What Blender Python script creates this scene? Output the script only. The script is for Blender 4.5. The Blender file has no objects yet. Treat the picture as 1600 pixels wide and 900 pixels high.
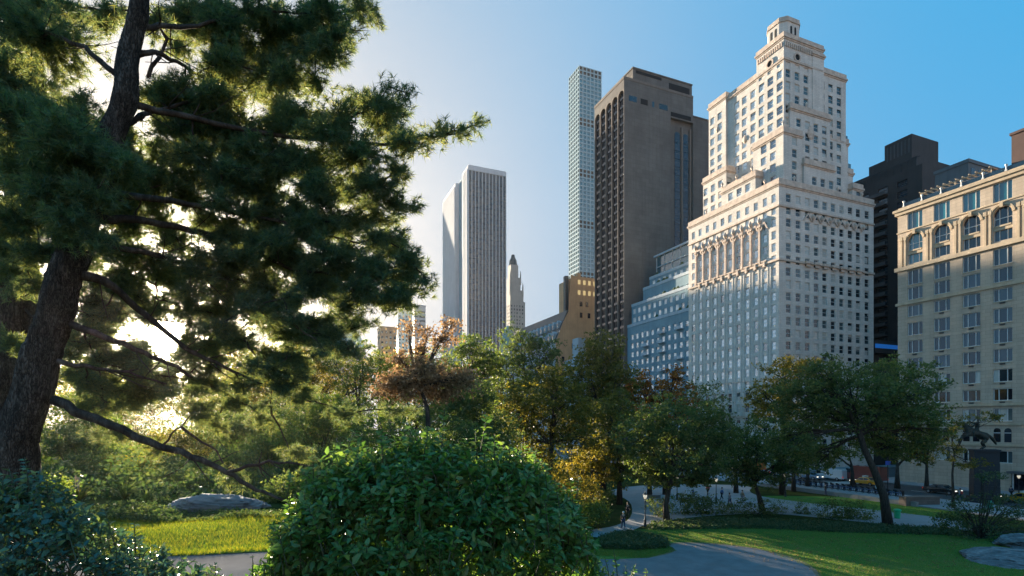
import bpy, bmesh, math, random
import numpy as np
from mathutils import Vector, Matrix, Euler
C = bpy.context.scene.collection
rnd = random.Random(7)
R = math.radians
# ------------------------------------------------------------------ camera, sky, sun, exposure
F = 847.0; CAMH = 11.0; HZ = 662.0          # focal length in photo pixels, eye height, horizon row
cd = bpy.data.cameras.new('camera'); cam = bpy.data.objects.new('camera', cd); C.objects.link(cam)
cam.location = (0, 0, CAMH); cam.rotation_euler = (R(90), 0, 0)
cd.sensor_width = 36; cd.lens = 36 * F / 1600; cd.shift_y = (HZ - 450) / 1600
cd.clip_start = 0.05; cd.clip_end = 6000
bpy.context.scene.camera = cam
SUN = Vector((-542 / F, 1, 137 / F)).normalized()
SUN_EL = math.asin(SUN.z); SUN_AZ = math.atan2(SUN.x, SUN.y)       # azimuth from +Y, clockwise positive
w = bpy.data.worlds.new('World'); bpy.context.scene.world = w; w.use_nodes = True
nt = w.node_tree; nt.nodes.clear()
def wn(t, **k):
    n = nt.nodes.new(t)
    for a, b in k.items(): setattr(n, a, b)
    return n
out = wn('ShaderNodeOutputWorld'); bg = wn('ShaderNodeBackground'); sky = wn('ShaderNodeTexSky')
sky.sky_type = 'NISHITA'; sky.sun_disc = False; sky.sun_elevation = SUN_EL; sky.sun_rotation = SUN_AZ
sky.air_density = 1.0; sky.dust_density = 1.0; sky.ozone_density = 2.0; sky.altitude = 0
EXPO = 2.2
bg.inputs['Strength'].default_value = 0.12
K = 1 / (0.12 * 2 ** EXPO)                      # radiance that shows as 1.0 in the picture
def L(a, b): nt.links.new(a, b)
def vmath(op, a, b=None, c=None):
    n = wn('ShaderNodeVectorMath', operation=op)
    for k, v in enumerate((a, b, c)):
        if v is None: continue
        if hasattr(v, 'links'): L(v, n.inputs[k])
        elif op == 'SCALE' and k == 1: pass
        else: n.inputs[k].default_value = v
    return n
def fmath(op, a, b=None):
    n = wn('ShaderNodeMath', operation=op)
    for k, v in enumerate((a, b)):
        if v is None: continue
        if hasattr(v, 'links'): L(v, n.inputs[k])
        else: n.inputs[k].default_value = v
    return n.outputs[0]
def vmix(f, a, b):
    n = wn('ShaderNodeMix', data_type='RGBA'); n.clamp_factor = True
    L(f, n.inputs['Factor'])
    for v, i in ((a, 6), (b, 7)):
        if hasattr(v, 'links'): L(v, n.inputs[i])
        else: n.inputs[i].default_value = (*v, 1)
    return n.outputs[2]
tc = wn('ShaderNodeTexCoord')
dirv = vmath('NORMALIZE', tc.outputs['Generated']).outputs[0]
dot = vmath('DOT_PRODUCT', dirv, tuple(SUN)).outputs['Value']
half = fmath('MULTIPLY', fmath('ADD', dot, 1.0), 0.5)              # 1 at the sun, 0 opposite it
sep = wn('ShaderNodeSeparateXYZ'); L(dirv, sep.inputs[0])
elev = fmath('MAXIMUM', sep.outputs[2], 0.0)
air = vmath('MULTIPLY', sky.outputs[0], (1.05, 1.35, 1.3)).outputs[0]
air = vmath('MINIMUM', air, (.018 * K, .39 * K, .78 * K)).outputs[0]
air = vmath('MULTIPLY', air, (.8, 1.0, 1.0)).outputs[0]
low = fmath('POWER', fmath('SUBTRACT', 1.0, elev), 5.0)             # pale band low in the sky
c1 = vmix(fmath('MULTIPLY', low, .6), air, (.36 * K, .60 * K, .80 * K))
c2 = vmix(fmath('MULTIPLY', fmath('POWER', half, 6.6), 1.22), c1, (.645 * K, .65 * K, .67 * K))
gl = vmath('SCALE', (1.0, .78, .50)); L(fmath('ADD', fmath('MULTIPLY', fmath('POWER', half, 150.0), .45 * K), fmath('ADD', fmath('MULTIPLY', fmath('POWER', half, 6000.0), 10 * K), fmath('MULTIPLY', fmath('POWER', half, 22000.0), 200 * K))), gl.inputs[3])
anti = fmath('MULTIPLY', fmath('POWER', fmath('SUBTRACT', 1.0, half), 2.6), fmath('POWER', fmath('SUBTRACT', 1.0, elev), 3.0))   # rosy band opposite the low sun
c2 = vmix(fmath('MULTIPLY', anti, 1.0), c2, (1.25 * K, .92 * K, .72 * K))
c3 = vmath('ADD', c2, gl.outputs[0]).outputs[0]
L(c3, bg.inputs[0]); L(bg.outputs[0], out.inputs[0])
sl = bpy.data.lights.new('sun', 'SUN'); so = bpy.data.objects.new('sun', sl); C.objects.link(so)
sl.energy = 5.0; sl.angle = R(0.5); sl.color = (1.0, 0.83, 0.62)
so.rotation_euler = SUN.to_track_quat('Z', 'Y').to_euler(); so.location = (-60, 90, 60)
vs = bpy.context.scene.view_settings
vs.view_transform = 'Standard'; vs.look = 'None'; vs.exposure = EXPO + 0.05; vs.gamma = 1.0; vs.use_curve_mapping = False
cy = bpy.context.scene.cycles; cy.max_bounces = 8; cy.diffuse_bounces = 6; cy.transmission_bounces = 6; cy.volume_bounces = 0
bpy.context.scene.cycles.transparent_max_bounces = 8
# ------------------------------------------------------------------ helpers
def px_world(px, py, Y):                       # the place at distance Y that the photograph shows at px, py
    return Vector(((px - 800) / F * Y, Y, CAMH + (HZ - py) / F * Y))
def tag(o, label=None, cat=None, group=None, kind=None):
    if label: o['label'] = label
    if cat: o['category'] = cat
    if group: o['group'] = group
    if kind: o['kind'] = kind
    return o
def thing(name, label, cat, loc=(0, 0, 0), rotz=0, group=None):
    o = bpy.data.objects.new(name, None); C.objects.link(o)
    o.empty_display_size = 0.3
    o.location = loc; o.rotation_euler = (0, 0, rotz)
    return tag(o, label, cat, group)
def link(name, me, parent=None, loc=(0, 0, 0), rot=(0, 0, 0), scale=None):
    o = bpy.data.objects.new(name, me); C.objects.link(o); o.parent = parent
    o.location = loc; o.rotation_euler = rot
    if scale: o.scale = scale
    return o
def copy_tree(o, parent=None):
    c = o.copy(); C.objects.link(c); c.parent = parent
    for ch in list(KIDS.get(o.name, [])):
        d = copy_tree(ch, c)
    return c
KIDS = {}
def kids(o):
    KIDS[o.name] = [c for c in C.objects if c.parent == o]
    for c in KIDS[o.name]: kids(c)
def np_mesh(name, V, Fs, mats, mi=None, smooth=False):
    """V (n,3) array, Fs (m,k) array of one face size"""
    V = np.asarray(V, np.float32); Fs = np.asarray(Fs, np.int32)
    me = bpy.data.meshes.new(name); m, k = Fs.shape
    me.vertices.add(len(V)); me.vertices.foreach_set('co', V.ravel())
    me.loops.add(m * k); me.loops.foreach_set('vertex_index', Fs.ravel())
    me.polygons.add(m); me.polygons.foreach_set('loop_start', np.arange(0, m * k, k, dtype=np.int32))
    for a in mats: me.materials.append(a)
    if mi is not None: me.polygons.foreach_set('material_index', np.asarray(mi, np.int32))
    if smooth: me.polygons.foreach_set('use_smooth', np.ones(m, bool))
    me.update(calc_edges=True); return me
class MB:
    def __init__(s): s.v = []; s.f = []; s.m = []
    def quad(s, a, b, c, d, m=0):
        n = len(s.v); s.v += [a, b, c, d]; s.f.append((n, n + 1, n + 2, n + 3)); s.m.append(m)
    def poly(s, pts, m=0):
        n = len(s.v); s.v += list(pts); s.f.append(tuple(range(n, n + len(pts)))); s.m.append(m)
    def box(s, x0, x1, y0, y1, z0, z1, m=0, skip=''):
        n = len(s.v)
        s.v += [(x0,y0,z0),(x1,y0,z0),(x1,y1,z0),(x0,y1,z0),(x0,y0,z1),(x1,y0,z1),(x1,y1,z1),(x0,y1,z1)]
        for key, f in (('b',(0,3,2,1)),('t',(4,5,6,7)),('s',(0,1,5,4)),('e',(1,2,6,5)),('n',(2,3,7,6)),('w',(3,0,4,7))):
            if key in skip: continue
            s.f.append(tuple(n + i for i in f)); s.m.append(m)
    def prism(s, pts, z0, z1, m=0):           # vertical prism over a counter-clockwise outline
        n = len(s.v); k = len(pts)
        s.v += [(p[0], p[1], z0) for p in pts] + [(p[0], p[1], z1) for p in pts]
        s.f.append(tuple(n + k + i for i in range(k))); s.m.append(m)
        s.f.append(tuple(n + i for i in reversed(range(k)))); s.m.append(m)
        for i in range(k):
            j = (i + 1) % k; s.f.append((n + i, n + j, n + k + j, n + k + i)); s.m.append(m)
    def tube(s, pts, radii, seg=8, m=0, caps=True):
        P = [Vector(p) for p in pts]; n0 = len(s.v); up = Vector((0.13, 0.07, 1)).normalized()
        for i, p in enumerate(P):
            t = (P[min(i + 1, len(P) - 1)] - P[max(i - 1, 0)]).normalized()
            a = t.cross(up if abs(t.dot(up)) < .95 else Vector((1, 0, 0))).normalized(); b = t.cross(a)
            if i and a.dot(pa) < 0: a = -a; b = -b
            pa = a
            for k in range(seg):
                q = 2 * math.pi * k / seg
                s.v.append(tuple(p + (a * math.cos(q) + b * math.sin(q)) * radii[i]))
        for i in range(len(P) - 1):
            for k in range(seg):
                j = (k + 1) % seg
                s.f.append((n0 + i*seg + k, n0 + i*seg + j, n0 + (i+1)*seg + j, n0 + (i+1)*seg + k)); s.m.append(m)
        if caps:
            s.f.append(tuple(n0 + k for k in reversed(range(seg)))); s.m.append(m)
            s.f.append(tuple(n0 + (len(P)-1)*seg + k for k in range(seg))); s.m.append(m)
    def lathe(s, prof, c=(0, 0, 0), seg=12, m=0):
        n0 = len(s.v)
        for (r, z) in prof:
            for k in range(seg):
                q = 2 * math.pi * k / seg; s.v.append((c[0] + r*math.cos(q), c[1] + r*math.sin(q), c[2] + z))
        for i in range(len(prof) - 1):
            for k in range(seg):
                j = (k + 1) % seg
                s.f.append((n0+i*seg+k, n0+i*seg+j, n0+(i+1)*seg+j, n0+(i+1)*seg+k)); s.m.append(m)
        s.f.append(tuple(n0 + k for k in reversed(range(seg)))); s.m.append(m)
        s.f.append(tuple(n0 + (len(prof)-1)*seg + k for k in range(seg))); s.m.append(m)
    def mesh(s, name, mats, smooth=False):
        me = bpy.data.meshes.new(name); me.from_pydata([tuple(v) for v in s.v], [], s.f)
        for a in (mats if isinstance(mats, (list, tuple)) else [mats]): me.materials.append(a)
        me.polygons.foreach_set('material_index', s.m)
        if smooth: me.polygons.foreach_set('use_smooth', [True] * len(s.f))
        me.update(); return me
    def build(s, name, mats, parent=None, loc=(0, 0, 0), rot=(0, 0, 0), smooth=False):
        return link(name, s.mesh(name, mats, smooth), parent, loc, rot)
# ------------------------------------------------------------------ materials
def new_mat(name):
    m = bpy.data.materials.new(name); m.use_nodes = True
    return m, m.node_tree, m.node_tree.nodes['Principled BSDF']
def N(t, typ, **k):
    n = t.nodes.new(typ)
    for a, b in k.items(): setattr(n, a, b)
    return n
def setc(sock, c): sock.default_value = (*c, 1)
def mixrgb(t, f, a, b, blend='MIX'):
    n = N(t, 'ShaderNodeMix', data_type='RGBA', blend_type=blend)
    for v, i in ((f, 0), (a, 6), (b, 7)):
        if hasattr(v, 'links'): t.links.new(v, n.inputs[i])
        elif i == 0: n.inputs[0].default_value = v
        else: setc(n.inputs[i], v)
    return n.outputs[2]
def noise(t, scale, detail=4, rough=.6, coord='Object', stretch=None):
    c = N(t, 'ShaderNodeTexCoord'); o = c.outputs[coord]
    if stretch:
        mp = N(t, 'ShaderNodeMapping'); mp.inputs['Scale'].default_value = stretch; t.links.new(o, mp.inputs[0]); o = mp.outputs[0]
    n = N(t, 'ShaderNodeTexNoise'); n.inputs['Scale'].default_value = scale
    n.inputs['Detail'].default_value = detail; n.inputs['Roughness'].default_value = rough
    t.links.new(o, n.inputs['Vector']); return n.outputs['Fac']
def ramp(t, f, stops):
    n = N(t, 'ShaderNodeValToRGB'); e = n.color_ramp.elements
    while len(e) < len(stops): e.new(.5)
    for k, (p, c) in enumerate(stops): e[k].position = p; e[k].color = (*c, 1)
    t.links.new(f, n.inputs[0]); return n.outputs[0]
def bump(t, bs, h, strength=.4, dist=.02):
    n = N(t, 'ShaderNodeBump'); n.inputs['Strength'].default_value = strength; n.inputs['Distance'].default_value = dist
    t.links.new(h, n.inputs['Height']); t.links.new(n.outputs[0], bs.inputs['Normal'])
def mul(c, k): return tuple(min(1, x * k) for x in c)
def stone(name, c, rough=.85, var=.22, scale=.25, streak=True, brick=None, bmp=.25):
    m, t, b = new_mat(name)
    n1 = noise(t, scale, 6, .65); col = ramp(t, n1, [(.3, mul(c, 1 - var)), (.7, mul(c, 1 + var * .6))])
    if streak:                                  # rain streaks and grime
        n2 = noise(t, 1.0, 5, .6, stretch=(1.1, 1.1, .06))
        col = mixrgb(t, ramp(t, n2, [(.45, (0, 0, 0)), (.8, (.5, .5, .5))]), col, mul(c, .55))
    if brick:
        co = N(t, 'ShaderNodeTexCoord'); sx = N(t, 'ShaderNodeSeparateXYZ'); t.links.new(co.outputs['Object'], sx.inputs[0])
        ad = N(t, 'ShaderNodeMath', operation='ADD'); t.links.new(sx.outputs[0], ad.inputs[0]); t.links.new(sx.outputs[1], ad.inputs[1])
        cb = N(t, 'ShaderNodeCombineXYZ'); t.links.new(ad.outputs[0], cb.inputs[0]); t.links.new(sx.outputs[2], cb.inputs[1])
        br = N(t, 'ShaderNodeTexBrick'); t.links.new(cb.outputs[0], br.inputs['Vector'])
        br.inputs['Scale'].default_value = 1; br.inputs['Brick Width'].default_value = brick[0]; br.inputs['Row Height'].default_value = brick[1]
        br.inputs['Mortar Size'].default_value = brick[2]; setc(br.inputs['Color1'], (1, 1, 1)); setc(br.inputs['Color2'], (.86, .86, .86)); setc(br.inputs['Mortar'], (.6, .6, .6))
        col = mixrgb(t, .9, col, br.outputs['Color'], 'MULTIPLY')
    t.links.new(col, b.inputs['Base Color']); b.inputs['Roughness'].default_value = rough
    bump(t, b, noise(t, 6, 5, .7), bmp, .03)
    return m
def plain(name, c, rough=.6, metal=0, var=.15, scale=3, bmp=.15, spec=.5):
    m, t, b = new_mat(name)
    n1 = noise(t, scale, 4, .6)
    t.links.new(ramp(t, n1, [(.3, mul(c, 1 - var)), (.7, mul(c, 1 + var))]), b.inputs['Base Color'])
    b.inputs['Roughness'].default_value = rough; b.inputs['Metallic'].default_value = metal
    b.inputs['Specular IOR Level'].default_value = spec
    if bmp: bump(t, b, noise(t, scale * 8, 3, .6), bmp, .01)
    return m
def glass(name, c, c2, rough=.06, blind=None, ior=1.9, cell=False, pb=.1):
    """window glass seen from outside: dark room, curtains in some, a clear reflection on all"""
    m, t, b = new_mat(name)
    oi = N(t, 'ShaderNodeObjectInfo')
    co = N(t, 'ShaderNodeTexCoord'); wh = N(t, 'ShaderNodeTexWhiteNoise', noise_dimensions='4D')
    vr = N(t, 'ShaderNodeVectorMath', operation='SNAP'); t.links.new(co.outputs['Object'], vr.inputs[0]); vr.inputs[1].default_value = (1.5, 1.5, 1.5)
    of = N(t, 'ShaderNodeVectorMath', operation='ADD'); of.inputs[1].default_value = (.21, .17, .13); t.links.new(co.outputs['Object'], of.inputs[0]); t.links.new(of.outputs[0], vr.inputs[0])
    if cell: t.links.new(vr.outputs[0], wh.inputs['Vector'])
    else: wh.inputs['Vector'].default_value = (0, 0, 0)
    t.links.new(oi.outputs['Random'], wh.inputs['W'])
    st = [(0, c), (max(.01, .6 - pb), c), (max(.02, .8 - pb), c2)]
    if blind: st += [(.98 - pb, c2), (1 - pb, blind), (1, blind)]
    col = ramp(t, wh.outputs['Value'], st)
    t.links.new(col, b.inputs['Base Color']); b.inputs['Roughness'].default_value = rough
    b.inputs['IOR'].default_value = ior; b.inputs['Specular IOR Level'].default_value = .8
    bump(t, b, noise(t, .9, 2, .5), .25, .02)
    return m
M = {}
M['lime'] = stone('limestone', (.72, .665, .60), var=.16, brick=(1.1, .42, .02))
M['limetrim'] = stone('carved limestone', (.62, .50, .41), var=.35, scale=.9)
M['tan'] = stone('tan limestone', (.52, .42, .32), var=.12, brick=(1.4, .6, .02))
M['tantrim'] = stone('tan stone trim', (.50, .40, .28), var=.2, scale=.8)
M['concrete'] = stone('brown grey concrete', (.165, .150, .136), var=.24, scale=.12, brick=(3.0, 1.45, .03))
M['conctrim'] = stone('tan concrete trim', (.19, .155, .13), var=.15)
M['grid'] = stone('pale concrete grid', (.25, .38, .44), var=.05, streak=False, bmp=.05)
M['marble'] = stone('white marble', (.56, .58, .61), var=.08)
M['bluegrey'] = stone('blue grey brick', (.19, .31, .37), var=.15)
M['bluetrim'] = stone('pale blue grey trim', (.40, .47, .52), var=.1)
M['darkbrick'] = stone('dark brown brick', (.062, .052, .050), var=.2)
M['darktrim'] = stone('dark slab edge', (.11, .10, .10), var=.2)
M['orangebrick'] = stone('ochre brick', (.62, .36, .19), var=.15)
M['farstone'] = stone('far pale stone', (.40, .37, .34), var=.12)
M['greyblock'] = stone('plain grey render', (.15, .16, .17), var=.15)
M['slate'] = plain('slate roof', (.06, .07, .075), .6, var=.4)
M['copper'] = plain('green copper roof', (.22, .36, .34), .7, var=.2)
M['winframe'] = plain('white window frame', (.62, .62, .60), .45)
M['darkframe'] = plain('dark window frame', (.05, .055, .06), .4)
M['metal'] = plain('dark metal', (.03, .032, .035), .45, .3)
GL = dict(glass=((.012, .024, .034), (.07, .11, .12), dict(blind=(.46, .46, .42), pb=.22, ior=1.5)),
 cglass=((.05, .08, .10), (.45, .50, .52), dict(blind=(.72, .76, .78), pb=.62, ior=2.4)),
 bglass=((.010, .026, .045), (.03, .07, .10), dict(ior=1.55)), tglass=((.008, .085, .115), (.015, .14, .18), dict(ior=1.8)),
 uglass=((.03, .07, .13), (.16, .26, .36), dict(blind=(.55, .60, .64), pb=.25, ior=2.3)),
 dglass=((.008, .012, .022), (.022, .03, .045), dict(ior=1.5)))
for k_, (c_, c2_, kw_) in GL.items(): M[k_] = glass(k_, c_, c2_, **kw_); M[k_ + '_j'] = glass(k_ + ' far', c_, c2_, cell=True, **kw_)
M['void'] = plain('dark opening', (.012, .012, .014), .9, bmp=0)
# ------------------------------------------------------------------ city grid: x = south (b), y = east (a), corner of the hotel at the origin
C0 = Vector((63.02, 128.0, 0)); GA = math.atan2(.3819, .9242)
U = Vector((-.3819, .9242, 0)); Vv = Vector((.9242, .3819, 0))
def gw(b, a, z=0): return C0 + Vv * b + U * a + Vector((0, 0, z))
def a_at(px, b):                                # where the plane b meets the sight line of a column of the photograph
    r = (px - 800) / F; p = C0 + Vv * b
    return (p.x - r * p.y) / (r * U.y - U.x)
def b_at(px, a):
    r = (px - 800) / F; p = C0 + U * a
    return (r * p.y - p.x) / (Vv.x - r * Vv.y)
def z_at(py, b, a): return CAMH + (HZ - py) / F * gw(b, a).y
def wall(mb, ax, pos, lo, hi, z0, z1, cols, rows, depth=.3, m=0, rev=0, pane=None):
    """wall with real openings. ax 'N': plane x=pos facing -x, runs along y; 'W': plane y=pos facing -y, runs along x"""
    def P(t, z, d=0):
        return (pos + d, t, z) if ax == 'N' else (t, pos + d, z)
    def q(t0, t1, a, b, mm=m):
        if t1 - t0 < 1e-4 or b - a < 1e-4: return
        if ax == 'N': mb.quad(P(t1, a), P(t0, a), P(t0, b), P(t1, b), mm)
        else: mb.quad(P(t0, a), P(t1, a), P(t1, b), P(t0, b), mm)
    cols = sorted([c for c in cols if c[0] > lo + .15 and c[1] < hi - .15])
    rows = sorted([r for r in rows if r[0] > z0 + .1 and r[1] < z1 - .1])
    z = z0
    for (r0, r1) in rows:
        q(lo, hi, z, r0); t = lo
        for (c0, c1) in cols:
            q(t, c0, r0, r1); t = c1
            for (a, b) in (((c0, r0), (c1, r0)), ((c1, r0), (c1, r1)), ((c1, r1), (c0, r1)), ((c0, r1), (c0, r0))):
                mb.quad(P(*a), P(*b), P(*b, depth), P(*a, depth), rev)
            if pane is not None: pane.append((ax, pos + depth, c0, c1, r0, r1))
        q(t, hi, r0, r1); z = r1
    q(lo, hi, z, z1)
def win_mesh(w, h, kind, frame='winframe', gl='glass', t=.09):
    """a window in its own coordinates: x across, z up, facing -y"""
    mb = MB()
    mb.box(-w/2, w/2, 0, .03, 0, h, 1)                       # pane
    for a in ((-w/2, -w/2 + t), (w/2 - t, w/2)): mb.box(a[0], a[1], -.07, -.002, 0, h, 0)
    mb.box(-w/2 + t, w/2 - t, -.07, -.002, 0, t, 0); mb.box(-w/2 + t, w/2 - t, -.07, -.002, h - t, h, 0)
    if 'h' in kind: mb.box(-w/2 + t, w/2 - t, -.06, -.004, h*.5 - t/2, h*.5 + t/2, 0)
    if 'v' in kind: mb.box(-t/2, t/2, -.055, -.003, t, h - t, 0)
    return mb.mesh('window', [M[frame], M[gl]])
WM = {}
def put_windows(panes, parent, limit, kind='h', frame='winframe', gl='glass', key=None, stuffname='small_windows', lim_used=[0], prefer=None):
    """the first `limit` windows as objects, the rest joined"""
    panes = sorted(panes, key=prefer) if prefer else panes
    rest = []
    GLX = gl
    for i, (ax, pos, c0, c1, r0, r1) in enumerate(panes):
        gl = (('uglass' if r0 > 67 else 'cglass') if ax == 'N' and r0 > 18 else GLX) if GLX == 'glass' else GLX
        if i >= limit: rest.append((ax, pos, c0, c1, r0, r1)); continue
        w, h = round(c1 - c0, 2), round(r1 - r0, 2); k = (w, h, kind, frame, gl)
        if k not in WM: WM[k] = win_mesh(w, h, kind, frame, gl, min(.09, w * .08))
        rz = R(rnd.gauss(0, .35))
        if ax == 'N': link('window', WM[k], parent, (pos, (c0 + c1)/2, r0), (0, R(rnd.gauss(0, .25)), R(-90) + rz))
        else: link('window', WM[k], parent, ((c0 + c1)/2, pos, r0), (R(rnd.gauss(0, .25)), 0, rz))
    if rest:
        mb = MB(); gl = GLX
        for (ax, pos, c0, c1, r0, r1) in rest:
            t = .07
            def bx(a0, a1, d0, d1, z0, z1, m):
                if ax == 'N': mb.box(pos + d0, pos + d1, a0, a1, z0, z1, m)
                else: mb.box(a0, a1, pos + d0, pos + d1, z0, z1, m)
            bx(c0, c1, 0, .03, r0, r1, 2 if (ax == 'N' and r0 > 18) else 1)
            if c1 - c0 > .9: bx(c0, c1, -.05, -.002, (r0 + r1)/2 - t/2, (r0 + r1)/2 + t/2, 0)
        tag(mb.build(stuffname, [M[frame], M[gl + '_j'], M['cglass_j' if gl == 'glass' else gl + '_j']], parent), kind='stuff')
m, t, b = new_mat('lit window'); setc(b.inputs['Base Color'], (.5, .4, .2)); setc(b.inputs['Emission Color'], (1, .72, .30)); b.inputs['Emission Strength'].default_value = .10; b.inputs['Roughness'].default_value = .2; M['lit'] = m
# ------------------------------------------------------------------ the setback hotel
H = thing('setback_tower', 'tall cream limestone hotel with many setbacks and a small lantern on top', 'skyscraper', C0, GA)
Ncols = [(a_at(p, 0) - .64, a_at(p, 0) + .64) for p in (1083.4, 1094, 1105.3, 1116.7, 1128.8, 1140.5, 1153.7, 1167.3, 1180.9, 1195.2, 1208.8)]
Wcols = [(b_at(p, 0) - .8, b_at(p, 0) + .8) for p in (1231.9, 1247, 1261.4, 1275.3, 1288.6, 1301.8, 1315, 1328.2, 1340.7, 1354.3)]
FH = 2.93
rows = [(47.2 + FH * k - .98, 47.2 + FH * k + .98) for k in range(-14, 24)]
panes = []
def mass(tagname, b0, b1, a0, a1, z0, z1, nc=None, wc=None, rw=None, cornice=.35, off=True, par=1.1, matk='lime'):
    mb = MB(); nc = ([(c[0] - .24, c[1] + .24) for c in Ncols] if z0 > 60 else Ncols) if nc is None else nc; wc = Wcols if wc is None else wc; rw = rows if rw is None else rw
    wall(mb, 'N', b0, a0, a1, z0, z1, nc, [r for r in rw if r[1] < z1 - .5], .22, pane=panes)
    wall(mb, 'W', a0, b0, b1, z0, z1, wc, [r for r in rw if r[1] < z1 - .5], .22, pane=panes)
    mb.quad((b1, a0, z0), (b1, a1, z0), (b1, a1, z1), (b1, a0, z1)); mb.quad((b1, a1, z0), (b0, a1, z0), (b0, a1, z1), (b1, a1, z1))
    mb.quad((b0, a0, z1), (b1, a0, z1), (b1, a1, z1), (b0, a1, z1))
    w_ = mb.build(tagname, M[matk], H)
    if cornice:
        cb = MB(); o = cornice
        cb.box(b0 - o, b1 + o, a0 - o, a1 + o, z1 - .45, z1 + .0, 0)
        cb.box(b0 - o*.45, b1 + o*.45, a0 - o*.45, a1 + o*.45, z1 - .8, z1 - .453, 0)
        cb.box(b0 - .12, b1 + .12, a0 - .12, a0 + .25, z1 + .002, z1 + par, 0)
        cb.box(b0 - .12, b0 + .25, a0 + .253, a1 + .12, z1 + .002, z1 + par, 0)
        cb.box(b1 - .25, b1 + .12, a0 + .253, a1 + .12, z1 + .002, z1 + par, 0)
        cb.box(b0 + .253, b1 - .253, a1 - .25, a1 + .12, z1 + .002, z1 + par, 0)
        cb.build('parapet', M['limetrim'], H)
    return w_
mass('lower_block', 0, 33.4, 0, 31.2, 0, 68.0)
mass('setback_block', 2.0, 31, 18.7, 27.5, 67, 79.6)
mass('setback_block', .25, 12, 7.2, 18.6, 67, 73.0)
mass('setback_block', 2.6, 8.8, 1.0, 10.2, 67, 81.3)
mass('setback_block', 8.9, 19.4, .5, 9, 67, 74.6)
mass('setback_block', 6.5, 20.4, 2.4, 10, 67, 88.6)
mass('setback_block', 20.5, 28.4, 3.3, 12, 67, 84.3)
mass('setback_block', 28.5, 32.4, 2.2, 12, 67, 72.6)
mass('setback_block', 28.45, 30.6, 3.6, 12, 67, 77.0)
mass('upper_block', 5.0, 27.1, 3.0, 21.3, 67, 100.6)
mass('setback_block', 4.4, 20, 21.35, 27.9, 67, 101.4)
tn = [c for c in Ncols if c[0] > 3.6 and c[1] < 10.6]
mass('tower_block', 4.85, 18.5, 2.85, 11.2, 67.5, 106.0, rw=[r for r in rows if r[1] < 102.2], par=.9)
# little end block that steps down at the tower's south end
mass('tower_block', 14.6, 18.62, 2.7, 11.0, 68, 104.2, rw=[], par=.5)
# arched lantern
mb = MB(); lb0, lb1, la0, la1 = 5.7, 12.4, 3.7, 9.6
ch = 1.3
out_ = [(lb0 + ch, la0), (lb1 - ch, la0), (lb1, la0 + ch), (lb1, la1 - ch), (lb1 - ch, la1), (lb0 + ch, la1), (lb0, la1 - ch), (lb0, la0 + ch)]
mb.prism(out_, 106, 111.3)
lantern = mb.build('lantern', M['lime'], H)
mb = MB()
def grow(o, k):
    cx = sum(p[0] for p in o)/len(o); cy = sum(p[1] for p in o)/len(o)
    return [(cx + (p[0]-cx)*k, cy + (p[1]-cy)*k) for p in o]
mb.prism(grow(out_, 1.07), 110.7, 111.1); mb.build('cornice', M['limetrim'], lantern)
mb = MB(); mb.prism(grow(out_, 1.03), 111.103, 111.9); mb.build('parapet', M['limetrim'], lantern)
mb = MB(); mb.prism(grow(out_, 1.06), 106.3, 106.7); mb.build('band_course', M['limetrim'], lantern)
def arch_pts(w, h, n=8):
    r = w / 2; return [(-r, 0), (r, 0)] + [(r * math.cos(math.pi * k / n), h - r + r * math.sin(math.pi * k / n)) for k in range(n + 1)]
def arch_panel(mb, ax, pos, t, z, w, h, depth, m=0, n=8):
    """an arched slab standing `depth` in front of plane pos"""
    P = arch_pts(w, h, n); k = len(P); n0 = len(mb.v)
    for d in (-depth, .02):
        for (x, y) in P: mb.v.append((pos + d, t + x, z + y) if ax == 'N' else (t + x, pos + d, z + y))
    mb.f.append(tuple(n0 + i for i in range(k))); mb.m.append(m)
    for i in range(k):
        j = (i + 1) % k; mb.f.append((n0 + i, n0 + j, n0 + k + j, n0 + k + i)); mb.m.append(m)
for (ax, pos, ts) in (('W', la0, (8.35, 9.75)), ('N', lb0, (6.0, 7.3))):
    for t in ts:
        mb = MB(); arch_panel(mb, ax, pos, t, 107.6, .62, 2.2, .03); mb.build('lantern_opening', M['void'], lantern)
# round oculus on each tower face, with a dentilled arcade under the top
for (ax, pos, t, z) in (('W', 2.85, 9.3, 101.6), ('N', 4.85, 6.9, 101.4)):
    mb = MB(); ring = MB()
    for (bb, r0, r1, d, mm) in ((ring, .75, 1.15, .22, 0), (mb, 0, .76, .06, 0)):
        n0 = len(bb.v); S = 16
        for k in range(S):
            c, s_ = math.cos(2*math.pi*k/S), math.sin(2*math.pi*k/S)
            for (r, dd) in ((r0, -d), (r1, -d), (r1, .05)):
                bb.v.append((pos + dd, t + c*r, z + s_*r) if ax == 'N' else (t + c*r, pos + dd, z + s_*r))
        for k in range(S):
            j = (k + 1) % S
            bb.f += [(n0+3*k, n0+3*k+1, n0+3*j+1, n0+3*j), (n0+3*k+1, n0+3*k+2, n0+3*j+2, n0+3*j+1)]; bb.m += [0, 0]
    ring.build('oculus_ring', M['limetrim'], H); mb.build('oculus', M['void'], H)
mb = MB()
for k in range(20): mb.box(5.0 + k*.66, 5.3 + k*.66, 2.85 - .28, 2.85 - .002, 103.4, 104.6)
for k in range(12): mb.box(4.85 - .28, 4.85 - .002, 3.2 + k*.66, 3.5 + k*.66, 103.4, 104.6)
tag(mb.build('corbel_row', M['limetrim'], H), kind='stuff')
# band courses that run round the block
for (z, o, h) in ((12.5, .25, .5), (49.6, .35, .5), (62.4, .3, .4), (21.5, .12, .3)):
    mb = MB(); mb.box(-o, 33.4 + .02, -o, -.002, z, z + h); mb.box(-o, -.002, .001, 31.22, z, z + h); mb.build('band_course', M['limetrim'], H)
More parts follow.
